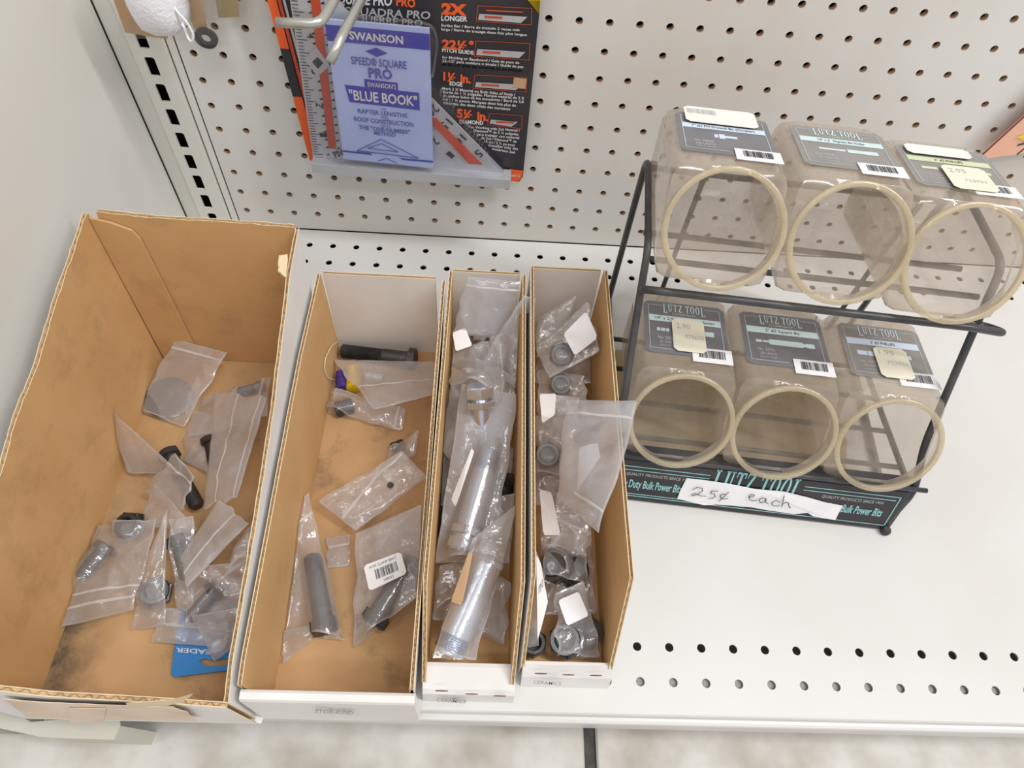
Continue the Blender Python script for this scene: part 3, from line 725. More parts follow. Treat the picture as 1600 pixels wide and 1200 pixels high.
make_jar('lower right clear jar with a yellowed 1.95 price sticker on its faded label', -.0350, .0344, .0864, .556, .10, .04,
         dict(ink=M_lblue, base=M_label2, no='23052', units='100 UNITS', txt='2" #3 PHILLIPS', tw=.30, bit=[(.15, .27, .04), (.28, .36, .045), (.72, .80, .035)],
              stickers=[(.34, .0, .74, .56, M_pricey, [('1.95', .40, .42, .58, .09), ('723951', .46, .24, .70, .07)])]))
make_jar('upper left clear jar with a wide white barcode sticker over the top of its label', -.2083, .1017, .2291, .598, .17, .04,
         dict(ink=M_lblue, no='23022', units='100 UNITS', txt='1" #2 PH Drywall Bit (Dimpler)', tw=.66, bit=[(.38, .42, .04), (.43, .49, .06), (.49, .62, .028)],
              stickers=[(.10, .70, .88, 1.13, M_price, [('||', .13, .93, .45, .13)])]))
make_jar('upper middle clear jar with an unstickered faded label on top', -.1220, .1017, .2291, .598, .17, .04,
         dict(ink=M_lcyan, base=M_label2, no='23041', units='50 UNITS', txt='1/4" x 2"  Magnetic Bit Holder', tw=.5, bit=[(.22, .50, .022), (.52, .70, .04), (.70, .84, .045)]))
make_jar('upper right clear jar with pale green label band and a 2.95 price sticker', -.0410, .0997, .2250, .615, .17, .04,
         dict(ink=M_lgreen, base=M_label2, edge=1, no='23035', units='10 UNITS', txt='6" #2 PHILLIPS', tw=.30, bit=[(.15, .32, .03), (.62, .88, .03)],
              stickers=[(.08, .73, .78, .97, M_price, []), (.34, -.05, .80, .50, M_pricey, [('2.95', .40, .33, .58, .10), ('723951', .50, .13, .72, .06)])]))
# tan sheet lying in the foot of the rack
ts = thing('tan_cardboard_sheet', 'tan cardboard sheet lying on the shelf under the lower row of jars', 'sheet', RL(-.14, .09, 0))
mb = MB(); mb.slab([RL(-.246, .03, .0005), RL(-.030, .03, .0005), RL(-.018, .09, .0005), RL(-.034, .13, .0005), RL(-.030, .165, .0005), RL(-.24, .165, .0005)], (0, 0, .0012)); mb.build('sheet', M_tan, ts)

# ================================================================== HANGING PACKAGE ON THE PEGBOARD
pk = thing('carded_square_package', 'black and orange carded package with aluminium layout square and pale blue booklet on pegboard', 'package', (-.11, -.02, .18))
def K(px, py, y): return PY(px, py, y)
yc = -.014
def poly(mb, pts, y, d, mi=None): mb.slab([K(x, y_, y) for x, y_ in pts], (0, d, 0), mi)
mb = MB(); 
ol = [K(490, 255, yc), K(484, 247, yc), K(418, 0, yc)]
topL = K(418, 0, yc)+(K(418, 0, yc)-K(490, 255, yc))*.35; topR = K(845, 0, yc)+(K(845, 0, yc)-K(815, 280, yc))*.32
mb.slab([K(490, 254, yc), K(800, 283, yc), K(811, 284, yc), K(817, 276, yc), K(845, 0, yc), topR, topL, K(418, 0, yc)], (0, .0012, 0)); mb.build('card', M_card, pk)
# orange and dark edge stripes at the left
mb = MB(); e1 = yc-.0004
def band(mb, a, b, wl, wr, y, mi=None):
    """strip between two pixel points, widths in px to the right"""
    mb.face([K(a[0], a[1], y), K(b[0], b[1], y), K(b[0]+wr, b[1], y), K(a[0]+wl, a[1], y)], mi)
mb.build if False else None
def split_band(t0, t1, m, off=0, w=14, nm='edge_stripe'):
    mb = MB(); A = (418+off, 0); B = (484+off, 250)
    a = (A[0]+(B[0]-A[0])*t0, A[1]+(B[1]-A[1])*t0); b = (A[0]+(B[0]-A[0])*t1, A[1]+(B[1]-A[1])*t1)
    mb.slab([K(a[0], a[1], e1), K(b[0], b[1], e1), K(b[0]+w, b[1]+1, e1), K(a[0]+w, a[1], e1)], (0, -.0006, 0)); mb.build(nm, m, pk)
split_band(-.3, .30, M_orange); split_band(.30, .60, M_card); split_band(.60, 1.0, M_orange)
for (o_, w_) in ((16, 5), (24, 4)): split_band(-.3, .98, M_redor if o_ == 16 else M_gink, o_, w_, 'edge_print')
# yellow corner and orange foot
mb = MB(); poly(mb, [(825, 0), (842, 21), (845, 0)], e1, -.0005); mb.slab([K(842, 21, e1), topR+V((0, e1-yc, 0)), topR+V((-.03, e1-yc, .0)), K(825, 0, e1)], (0, -.0005, 0)); mb.build('yellow_corner', M_yellow, pk)
mb = MB(); poly(mb, [(796, 264), (817, 267), (815, 277), (809, 284), (793, 281)], e1, -.0005); mb.build('orange_corner', M_orange, pk)
# aluminium square (heel fence, body triangle with cut-out)
ys = -.020
sq = MB()
A_ = K(456, 12, ys); Bc = K(490, 246, ys); Cc = K(798, 272, ys)
up_ = (A_-Bc).normalized(); rt = (Cc-Bc).normalized(); side = (Cc-Bc).length
TT = lambda a, b, d=0: Bc+rt*(side*a)+up_*(side*b)+V((0, -d, 0))
sq.slab([TT(0, 0), TT(.97, 0), TT(.97, .012), TT(.24, .745), TT(0.0, 1.05)], (0, -.0022, 0)); sq.build('square_body', M_alu, pk)
mb = MB(); mb.box((0, 0, 0), (1, 1, 1), lambda p: TT(p.x*1.0, -.045+p.y*.055, -.004+p.z*.016)); mb.build('fence_bar', M_alu, pk)
mb = MB(); mb.slab([TT(.085, .075, .0024), TT(.122, .075, .0024), TT(.122, .92, .0024), TT(.085, .95, .0024)], (0, -.0006, 0)); mb.build('orange_slot', M_redor, pk)
mb = MB(); mb.slab([TT(.56, .30, .0024), TT(.61, .30, .0024), TT(.85, .055, .0024), TT(.78, .055, .0024)], (0, -.0006, 0)); mb.build('orange_slot', M_redor, pk)
mb = MB(); mb.slab([TT(.075, .46, .003), TT(.135, .52, .003), TT(.085, .60, .003), TT(.03, .54, .003)], (0, -.0006, 0)); mb.build('diamond_cutout', M_alu, pk)
mb = MB(); mb.slab([TT(.060, .53, .0038), TT(.082, .50, .0038), TT(.108, .53, .0038), TT(.085, .555, .0038)], (0, -.0003, 0)); mb.build('diamond_hole', M_card, pk)
# scale marks
mb = MB(); dd = .0026
for k in range(64):
    b = .03+k*.0148; l = .045 if k % 4 == 0 else .026
    mb.face([TT(.005, b, dd), TT(.005+l, b, dd), TT(.005+l, b+.0035, dd), TT(.005, b+.0035, dd)])
    if k % 3 == 0:
        for x_ in (.070, .125): mb.face([TT(x_, b, dd), TT(x_+.014, b, dd), TT(x_+.014, b+.012, dd), TT(x_, b+.004, dd)])
for k in range(60):
    t = k/60; a0, b0 = .97-.95*t*.9, .012+.77/.73*(.97-.26)*t*.9
    l = .07 if k % 5 == 0 else .04
    n_ = V((-.7, -.7)); p = V((a0-.012, b0-.006)); q2 = p+n_*l
    mb.face([TT(p.x, p.y, dd), TT(p.x+.004, p.y+.003, dd), TT(q2.x+.004, q2.y+.003, dd), TT(q2.x, q2.y, dd)])
tag(mb.build('scale_marks', M_black, pk), kind='stuff')
mb = MB()
def rt_text(txt, a, b, ang, h, w):
    d = V((cos(ang), sin(ang))); n_ = V((-sin(ang), cos(ang)))
    mb = MB(); letter(mb, txt, TT(a, b, dd+.0002), TT(a+d.x*w, b+d.y*w, dd+.0002), TT(a+n_.x*h, b+n_.y*h, dd)-TT(a, b, dd), .01); mb.build('scale_number', M_black, pk)
for i, t_ in enumerate(('1', '2', '3', '4', '5')): rt_text(t_, .050, .16+.165*i, -pi/2, .035, .022)
for t_, a, b in (('5', .80, .115), ('10', .71, .195), ('15', .64, .275), ('20', .575, .345), ('25', .52, .42)): rt_text(t_, a+.02, b+.03, -2.3, .045, .03*len(t_))
for t_, a, b in (('1', .66, .10), ('2', .585, .17), ('3', .525, .235)): rt_text(t_, a+.02, b+.02, -2.3, .04, .025)
rt_text('PIVOT', .115, .02, .5, .035, .11); rt_text('DEGREE', .09, .98, -.5, .045, .16)
# booklet
yb_ = -.031
bk0 = [K(507, 30, yb_), K(537, 248, yb_), K(677, 263, yb_), K(671, 45, yb_)]
mb = MB(); mb.slab(bk0, (0, .0022, 0)); bo = mb.build('booklet', M_book, pk)
BK = lambda s, t, d=.0003: (bk0[0]*(1-s)+bk0[3]*s)*(1-t)+(bk0[1]*(1-s)+bk0[2]*s)*t+V((0, -d, 0))
mb = MB()
mb.face([BK(0, .03), BK(1, .03), BK(1, .13), BK(0, .13)]); mb.build('blue_band', M_blue, bo); mb = MB()
mb.slab([BK(.115, .415), BK(.875, .42), BK(.875, .545), BK(.145, .535)], (0, -.0001, 0)); mb.build('blue_banner', M_blue, bo); mb = MB(); mb.face([BK(.32, .36), BK(.66, .365), BK(.66, .42), BK(.32, .415)])
mb.build('blue_banner', M_blue, bo); mb = MB(); mb.face([BK(.36, .175), BK(.47, .145), BK(.58, .175), BK(.47, .205)])
mb.build('blue_diamond', M_blue, bo); mb = MB(); mb.face([BK(.0, .925), BK(.30, .925), BK(.33, .94), BK(0, .94)]); mb.build('blue_rule', M_blue, bo); mb = MB(); mb.face([BK(.62, .94), BK(1, .935), BK(1, .95), BK(.66, .955)])
mb.build('blue_rule', M_blue, bo)
def bt(mb, txt, s0, s1, t, h, off=.02, d=.0006): letter(mb, txt, BK(s0, t, d), BK(s1, t, d), BK(s0, t-h, d)-BK(s0, t, d), off)
mb = MB(); bt(mb, 'SWANSON', .22, .74, .105, .048, .03); mb.build('white_lettering', M_wink, bo); mb = MB(); bt(mb, '"BLUE BOOK"', .15, .85, .515, .07, .025); mb.build('white_lettering', M_wink, bo); mb = MB(); bt(mb, "SWANSON'S", .35, .64, .41, .032, .01); mb.build('white_lettering', M_wink, bo)
mb = MB(); bt(mb, 'SPEED\u00ae SQUARE', .21, .76, .265, .05, .02); bt(mb, 'PRO', .37, .61, .345, .065, .035)
bt(mb, 'OF', .47, .52, .575, .02, 0); bt(mb, 'RAFTER LENGTHS', .22, .74, .61, .032); bt(mb, 'AND', .46, .54, .635, .018, 0); bt(mb, 'ROOF CONSTRUCTION', .17, .80, .675, .034)
bt(mb, 'USING', .44, .55, .70, .018, 0); bt(mb, 'THE "ONE-NUMBER"', .21, .76, .735, .032); bt(mb, 'METHOD', .37, .60, .768, .03)
for a, b in (((.44, .80), (.16, .925-.01)), ((.16, .915), (.84, .925)), ((.84, .925), (.44, .80)), ((.44, .835), (.28, .885)), ((.28, .885), (.62, .89)), ((.62, .89), (.44, .835)), ((.48, .955), (.38, .985)), ((.48, .955), (.60, .988))):
    ln(mb, BK(*a, .0006), BK(*b, .0006), .0009, V((0, -1, 0)))
for k in range(22): ln(mb, BK(.2+.027*k, .905+.0004*k, .0006), BK(.2+.027*k, .918+.0004*k, .0006), .0005, V((0, -1, 0)))
mb.build('blue_lettering', M_blue2, bo)
# lettering on the card
def ct(mb, txt, x0, x1, y0, y1, h, off=.02, y=None):
    y = (yc-.0006) if y is None else y
    A, B = K(x0, y0, y), K(x1, y1, y); letter(mb, txt, A, B, K(x0, y0-h, y)-A, off)
def zc(x, y): return 680+x*.125, y*.125
def cz(mb, txt, x0, x1, y0, y1, h, off=.02): a = zc(x0, y0); b = zc(x1, y1); ct(mb, txt, a[0], b[0], a[1], b[1], h*.125, off)
mb = MB(); cz(mb, '2X', 75, 395, 172, 190, 130, .06); mb.build('heading', M_orange, pk)
mb = MB(); cz(mb, '22\u00bd\u00b0', 85, 480, 600, 625, 105, .045); mb.build('heading', M_orange, pk)
mb = MB(); cz(mb, '1\u00bd in.', 100, 445, 1000, 1040, 100, .045); mb.build('heading', M_orange, pk)
mb = MB(); ct(mb, '5\u00bd in.', 714, 763, 183, 189, 13, .045); mb.build('heading', M_orange, pk)
mb = MB(); cz(mb, 'LONGER', 75, 400, 255, 270, 62, .03); mb.build('subheading', M_wink, pk); mb = MB(); cz(mb, 'PITCH GUIDE', 85, 480, 645, 682, 45, .03); mb.build('subheading', M_wink, pk); mb = MB(); cz(mb, 'EDGE', 180, 340, 1065, 1082, 50, .03); mb.build('subheading', M_wink, pk); mb = MB(); ct(mb, 'DIAMOND', 718, 755, 193, 195, 6, .03)
mb.build('subheading', M_wink, pk)
mb = MB()
for l in (('Scribe Bar / Barra de trazado 2 veces m\u00e1s', 75, 1055, 330, 390), ('larga / Barra de tra\u00e7age deux fois plus longue', 75, 1145, 378, 450),
          ('for Molding or Baseboard / Gu\u00eda de paso de', 88, 1050, 728, 800), ('22-1/2" para moldura o z\u00f3calo / Guide de pas', 88, 1100, 775, 850), ('de 22-1/2" pour les moulures ou les plinthes', 88, 1080, 818, 900)):
    mb = MB(); cz(mb, l[0], l[1], l[2], l[3], l[4], 32, .015); mb.build('fine_print', M_wink, pk)
for k, (tx, x0, x1) in enumerate((('Mark 2 X Material on Both Sides of Studs /', 691, 805), ('Borde de 1 \u00bd pulgadas. Marque material de 2 X', 692, 819), ('en ambos lados de los montantes / Bord de 3,8', 692, 818), ('cm / 1 \u00bd pouce. Marquez deux fois plus de', 692, 806), ('mat\u00e9riau des deux c\u00f4t\u00e9s des montants', 693, 797))):
    ct(mb, tx, x0, x1, 140+k*5.6, 150+k*5.6, 4.2, .015); mb.build('fine_print', M_wink, pk); mb = MB()
for k, (tx, x0, x1) in enumerate((('For Working with 2x6 Material /', 733, 812), ('Diamond\u2122 de 5 \u00bd pulgadas', 740, 810), ('para trabajar con material', 745, 811), ('de 2x6 / Diamond\u2122 de', 752, 807), ('14 cm / 5 \u00bd po pour', 757, 805), ('travailler avec des', 763, 809), ('mat\u00e9riaux 2x6', 769, 805))):
    ct(mb, tx, x0, x1, 200+k*5.7, 206+k*5.7, 4.0, .015); mb.build('fine_print', M_wink, pk); mb = MB()
mb = MB(); ct(mb, '50001-A', 798, 812, 276, 277, 4, .0, yc-.0012); mb.build('item_number', M_wink, pk)
mb = MB(); ct(mb, 'SQUARE PRO', 520, 612, 5, 9, 15, .03); mb.build('title', M_wink, pk)
mb = MB(); ct(mb, 'PRO', 619, 649, 8, 12, 13, .04, yc-.0008); mb.build('title', M_orange, pk)
mb = MB(); ct(mb, 'ESCUADRA PRO', 530, 672, 22, 30, 12, .02); ct(mb, '\u00c9QUERRE PRO', 548, 660, 33, 42, 11, .01); mb.build('title', M_gink, pk)
# picture boxes on the card
for (x0, y0, x1, y1) in ((747, 9, 832, 37), (744, 64, 829, 92), (742, 117, 824, 142), (765, 177, 817, 199)):
    mb = MB(); yy = yc-.0006; sl = (y1-y0)*.0
    q4 = [(x0, y0), (x1-1, y0+4), (x1-2, y1+2), (x0-3, y1-4)]
    for a, b in zip(q4, q4[1:]+q4[:1]): ln(mb, K(*a, yy), K(*b, yy), .0005, V((0, -1, 0)))
    mb.build('picture_frame', M_redor, pk)
    mb = MB(); h = y1-y0
    mb.face([K(x0+2, y0+h*.45, yy), K(x1-8, y0+h*.62, yy), K(x1-18, y1-1, yy), K(x0, y1-6, yy)]); mb.build('picture_square', M_alu, pk)
    mb = MB(); mb.face([K(x0+10, y0+h*.56, yy-.0003), K(x0+38, y0+h*.62, yy-.0003), K(x0+38, y0+h*.74, yy-.0003), K(x0+10, y0+h*.68, yy-.0003)]); mb.build('picture_insert', M_redor, pk)
mb = MB(); ln(mb, K(759, 16, yc-.0006), K(817, 19, yc-.0006), .0008, V((0, -1, 0))); mb.build('picture_arrow', M_orange, pk)
mb = MB(); mb.face([K(803, 121, yc-.0008), K(823, 123, yc-.0008), K(821, 139, yc-.0008), K(801, 137, yc-.0008)]); mb.build('picture_wood', M_kcard, pk)
# clear blister over booklet and square
mb = MB()
def bl(px, py, y): return K(px, py, y)
o0 = [(455, 6), (486, 240), (800, 279), (676, 120), (684, 62), (676, 38), (640, 33), (520, 22)]
pr = [[bl(x, y, yc-.001) for x, y in o0], [bl(x, y, -.033)+V((0, 0, 0)) for x, y in [(460, 14), (492, 246), (786, 274), (671, 128), (679, 66), (672, 42), (638, 37), (522, 28)]]]
mb.loft(pr); mb.slab(pr[1], (0, -.0003, 0)); 
mb.build('blister', F_blis, pk)
mb = MB(); mb.tube(bend([K(676, 120, -.0325), K(684, 66, -.0325), K(676, 38, -.0325), K(640, 33, -.0325), K(560, 26, -.0325)], .008), .0012, 6); mb.build('blister_edge', F_sleeve, pk, smooth=True)
# wall hook passing over the package
hk = thing('peg_hook', 'silver double wire display hook with a bent crossbar, in front of the carded package', 'hook', (-.15, -.1, .32))
mb = MB()
h0 = K(500, 38, -.15); zt_ = h0.z
mb.tube(bend([K(432, 35, -.15), h0, V((h0.x+.0245, -.002, zt_+.004))], .008), .0031, 10); mb.build('upper_wire', M_hook, hk, smooth=True)
mb = MB(); k0 = K(533, 58, -.15); k1 = K(516, 97, -.162)
mb.tube(bend([k1, k0, V((k0.x+.0225, -.002, k0.z+.004))], .01), .0031, 10); mb.build('lower_wire', M_hook, hk, smooth=True)
mb = MB(); mb.box((-.140, -.0065, .300), (-.100, -.0040, .330)); mb.build('mounting_plate', M_hook, hk)

# ------------------------------------------------------------------ hanging bags, top left
def flat(name, parent, pts, y, m, d=-.0006, label=None, smooth=False):
    mb = MB(); mb.slab([K(a, b, y) for a, b in pts], (0, d, 0)); return mb.build(name, m, parent, smooth=smooth)
h1 = thing('carded_cloth_item', 'white cloth item with thin elastic loop on brown card over the slotted upright', 'package', K(230, 10, -.03))
flat('backing_card', h1, [(170, -60), (178, 0), (196, 50), (235, 57), (262, 60), (262, -60)], -.022, M_kcard)
mb = MB()
cc = [K(200, 0, -.045), K(214, 26, -.045), K(226, 42, -.045), K(250, 52, -.045), K(280, 52, -.045), K(292, 40, -.045), K(290, 20, -.045), K(284, 0, -.045)]
ctr = K(250, -20, -.045)
loops = []
tops = [K(180, -60, -.045)]; ring = cc+[K(272, -60, -.045), K(182, -60, -.045)]
cen = K(236, -12, -.045)
for f_, d_ in ((1, .012), (1.0, .0), (.93, -.008), (.75, -.014), (.45, -.018), (.1, -.019)): loops.append([cen+(p-cen)*f_+V((0, d_, 0)) for p in ring])
mb.loft(loops, True, True); o = mb.build('cloth_body', M_cloth, h1, smooth=True)
mb = MB(); mb.tube(bend([K(266, 0, -.052), K(276, 18, -.056), K(292, 34, -.056), K(303, 55, -.056), K(300, 66, -.056), K(295, 62, -.056), K(290, 48, -.054), K(283, 34, -.05)], .01), .0010, 6); mb.build('elastic_loop', M_cloth, h1, smooth=True)
mb = MB(); mb.grid(lambda a, b: K(186+130*a, -50+115*b-(1-a)*6, -.018-.026*sin(pi*a)*.5+.0*b), 10, 8); mb.build('clear_bag', F_sleeve, h1, smooth=True)
h2 = thing('bagged_rubber_ring', 'clear bag with brown card and a black rubber ring, hanging beside the white cloth item', 'package', K(320, 20, -.03))
flat('backing_card', h2, [(275, -60), (283, 0), (305, 46), (325, 50), (318, 0), (312, -60)], -.026, M_kcard)
mb = MB(); rc = K(323, 58, -.030); n_ = 28
R0 = [rc+V((.0090*cos(2*pi*k/n_), 0, .0082*sin(2*pi*k/n_))) for k in range(n_)]; R1_ = [rc+V((.0038*cos(2*pi*k/n_), 0, .0036*sin(2*pi*k/n_))) for k in range(n_)]
f_ = V((0, -.003, 0)); mb.loft([R1_, R0, [p+f_ for p in R0], [p+f_ for p in R1_], R1_]); mb.build('rubber_ring', M_rubber, h2, smooth=True, angle=.6)
mb = MB(); mb.grid(lambda a, b: K(284+22*b+(52+2*b)*a, -50+118*b+a*5, -.034-.004*sin(pi*a)+.0015*noise.noise(V((a*6, b*8, 2)))), 14, 20); mb.build('clear_bag', F_sleeve, h2, smooth=True)
h3 = thing('small_hanging_card', 'small olive-brown card in a clear sleeve, rightmost of the hanging items at the top left', 'package', K(350, 10, -.015))
flat('backing_card', h3, [(332, -60), (337, 0), (342, 27), (374, 26), (372, 0), (370, -60)], -.012, mat('olive_card', srgb(168, 150, 110), .7))
mb = MB(); mb.grid(lambda a, b: K(330+66*a, -50+82*b-a*6, -.016-.001*sin(pi*a)), 6, 6); mb.build('clear_sleeve', F_sleeve, h3, smooth=True)
hooks = [(-.34, .30, -.045), (-.290, .30, -.035), (-.268, .30, -.02)]
# card at the right edge
h4 = thing('hanging_peach_card', 'peach card with dark red border and yellow mark, hanging behind the upper right jar', 'package', (.47, -.02, .18))
mb = MB(); mb.slab([V((.4255, -.012, .150)), V((.56, -.012, .185)), V((.53, -.012, .30)), V((.4560, -.012, .262))], (0, .001, 0)); mb.build('card', M_peach, h4)
mb = MB(); ln(mb, V((.4262, -.0124, .150)), V((.4566, -.0124, .262)), .0022, V((0, -1, 0))); mb.build('border', M_dred, h4)
mb = MB(); mb.slab([K(1588, 214, -.0126), K(1604, 209, -.0126), K(1620, 219, -.0126), K(1604, 221, -.0126)], (0, -.0002, 0)); mb.build('yellow_mark', M_yellow, h4)
mb = MB(); ln(mb, K(1590, 227, -.0124), K(1610, 222, -.0124), .002, V((0, -1, 0))); ln(mb, K(1589, 242, -.0124), K(1606, 228, -.0124), .0015, V((0, -1, 0))); mb.build('black_mark', M_black, h4)

# ================================================================== BAGS AND THEIR HARDWARE
def bag(label, cs, contents=(), zips=((.0, .12, 1, .12),), clamp=None, amp=.0022, thick=.004, seed=1, milky=False, group=None, nu=26, nv=30, name='zip_bag', sag=.0, floor=.0045, ragged_end=False):
    """thin plastic bag. cs: four corners (px, py, z) - zip end first; contents: [(A, B, r)] that the film drapes over"""
    W = [PZ(*c) if not isinstance(c, V) else c for c in cs]
    nrm_ = ((W[1]-W[0]).cross(W[3]-W[0])).normalized()
    if nrm_.z < 0: nrm_ = -nrm_
    U_ = (W[1]-W[0]).length; L_ = (W[3]-W[0]).length
    def basep(s, t): return (W[0]*(1-s)+W[1]*s)*(1-t)+(W[3]*(1-s)+W[2]*s)*t
    def clampp(p):
        if clamp:
            x0, x1, y0, y1 = clamp
            if p.z < .10: p.x = min(max(p.x, x0), x1)
            p.y = min(max(p.y, y0), y1)
        p.z = max(p.z, floor); return p
    def surf(s, t, side=1, off=0):
        p = basep(s, t)
        e = (sin(pi*min(max(s, 0), 1))**.5)*(sin(pi*min(max(t, 0), 1))**.4 if t > 0 else 0)
        q = p*1.0
        a = noise.noise(V((q.x*55+seed*3.1, q.y*55, seed*1.7))); b = noise.noise(V((q.x*130, q.y*130+seed, seed*2.3))); c = noise.noise(V((q.x*26+seed, q.y*26, 9.3)))
        wr_ = (1-abs(a)*2)*amp*.8+b*amp*.45+c*amp*1.6
        edge = noise.noise(V((t*4+seed, s*3, seed)))*.0034
        h = wr_*(.35+.65*e)+side*thick*.5*e
        if side < 0: h = wr_*.5-thick*.5*e
        p = p+nrm_*h+(W[1]-W[0]).normalized()*edge*(2*s-1)
        if side > 0:
            for (A, B, r, *cp) in contents:
                cap = cp[0] if cp else 1
                d = B-A; k = max(0, min(1, ((p-A).x*d.x+(p-A).y*d.y)/max(1e-9, d.x**2+d.y**2))); c_ = A+d*k
                dist = sqrt((p.x-c_.x)**2+(p.y-c_.y)**2)
                if dist < r*1.15: zt_ = c_.z+min(sqrt(max(0, (r*1.15)**2-dist**2)), cap)+.0010+wr_*.25
                else: zt_ = c_.z+.0010-(dist-r*1.15)*.9+wr_*.3
                p.z = max(p.z, min(zt_, c_.z+r*1.3)) if zt_ > p.z else p.z
        p = p+nrm_*off
        return clampp(p)
    o = thing(name, label, 'bag', (W[0]+W[1]+W[2]+W[3])/4, group)
    mb = MB()
    mi = lambda i, j: 1 if (i == 0 or i == nu-1 or j == nv-1) and (i+j) >= 0 and False else 0
    mb.grid(lambda s, t: surf(s, t, 1), nu, nv); mb.grid(lambda s, t: surf(1-s, t, -1), nu//2, nv//2)
    mb.build('film', F_bagm if milky else F_bag, o, smooth=True)
    # welded edges
    mb = MB()
    w = .0013/max(U_, 1e-4); n_ = 24
    for (sa, sb) in ((0, w), (1-w, 1)): mb.grid(lambda a, b: surf(sa+(sb-sa)*a, b, 1, .0004), 1, n_)
    wt = .0016/max(L_, 1e-4); mb.grid(lambda a, b: surf(a, 1-wt*b, 1, .0004), n_, 1); mb.grid(lambda a, b: surf(a, wt*.7*b, 1, .0004), n_, 1)
    mb.build('welded_edge', F_bagm, o, smooth=True)
    for (s0_, t0_, s1_, t1_) in zips:
        ds, dt = (s1_-s0_)*U_, (t1_-t0_)*L_; l = sqrt(ds*ds+dt*dt); ns, nt_ = -dt/l, ds/l
        mb = MB(); hw = .0011
        for off in (0, ):
            def zf(a, b):
                k = (b-.5)*2*hw
                return surf(s0_+(s1_-s0_)*a+ns*k/U_, t0_+(t1_-t0_)*a+nt_*k/L_, 1, .0006+.0006*(1-abs(b-.5)*2))
            mb.grid(zf, 24, 4)
        mb.build('zip_strip', F_seam, o, smooth=True)
    return o, surf
def sticker_on(o, quad, texts=(), m=None, bar=None, lift=.0012, name='sticker', nu=6, curve=0):
    """paper sticker: quad of (px,py,z) TL TR BR BL"""
    Q = [PZ(*q_) if not isinstance(q_, V) else q_ for q_ in quad]
    n_ = (Q[1]-Q[0]).cross(Q[3]-Q[0]).normalized(); n_ = n_ if n_.z > 0 else -n_
    F = lambda s, t, d=0: (Q[0]*(1-s)+Q[1]*s)*(1-t)+(Q[3]*(1-s)+Q[2]*s)*t+n_*(d+curve*sin(pi*s))
    mb = MB(); r = .07; pts = [(r, 0), (1-r, 0), (1, r*1.3), (1, 1-r*1.3), (1-r, 1), (r, 1), (0, 1-r*1.3), (0, r*1.3)]
    if curve: mb.grid(lambda a, b: F(a, b), nu, 3)
    else: mb.slab([F(*p) for p in pts], n_*.0002)
    st = mb.build(name, m or M_paper, o)
    if texts or bar:
        mb = MB()
        if bar: s0_, t0_, s1_, t1_ = bar; barcode(mb, F(s0_, t0_, .0004), F(s1_, t0_, 0)-F(s0_, t0_, 0), F(s0_, t1_, 0)-F(s0_, t0_, 0), seed=7)
        for (tx, s0_, s1_, t0_, h) in texts: letter(mb, tx, F(s0_, t0_, .0004), F(s1_, t0_, .0004), F(s0_, t0_-h)-F(s0_, t0_), .0)
        mb.build('print', M_ink, st)
    return st
def frame_of(d):
    d = d.normalized(); a = d.orthogonal().normalized(); 
    up_ = V((0, 0, 1)); a = (up_-d*up_.dot(d)); a = a.normalized() if a.length > 1e-3 else d.orthogonal().normalized()
    return d, a, d.cross(a)
def bolt(label, A, B, r, hr, hh, m, thread=.5, group=None, collar=None, name='hex_bolt', cat='bolt'):
    """hex bolt, head at A, tip at B"""
    A = PZ(*A) if not isinstance(A, V) else A; B = PZ(*B) if not isinstance(B, V) else B
    o = thing(name, label, cat, (A+B)/2, group); d, a, b = frame_of(B-A); Ln = (B-A).length
    cir = lambda x, rr, n=20: [A+d*x+(a*cos(2*pi*k/n)+b*sin(2*pi*k/n))*rr for k in range(n)]
    hexp = lambda x, rr, ph=0: [A+d*x+(a*cos(2*pi*k/6+ph)+b*sin(2*pi*k/6+ph))*rr for k in range(6)]
    mb = MB(); mb.loft([hexp(0, hr*.86), hexp(hr*.10, hr), hexp(hh, hr)], True, True)
    mb.loft([cir(-.0002, hr*.30, 16), cir(-.0002, hr*.80, 16), cir(hr*.08, hr*.87, 16)], True); mb.build('head', m, o)
    mb = MB(); sh = hh+(Ln-hh)*(1-thread); mb.loft([cir(hh-.0005, r), cir(sh, r), cir(sh+.0006, r*.9)]); mb.build('shank', m, o, smooth=True, angle=.7)
    mb = MB(); L_ = []; x = sh; p_ = .0016; k = 0
    while x < Ln-.0015: L_.append(cir(x, r*(.99 if k % 2 else .86))); x += p_/2; k += 1
    L_ += [cir(Ln-.001, r*.85), cir(Ln, r*.7)]; mb.loft(L_, False, True); mb.build('thread', m, o, smooth=False)
    if collar:
        mb = MB(); x, rr, ww = collar; mb.loft([hexp(x, rr*.9), hexp(x+.0008, rr), hexp(x+ww-.0008, rr), hexp(x+ww, rr*.9)], True, True); mb.build('nut', m, o)
    return o, (A, B, max(r, hr*.8))
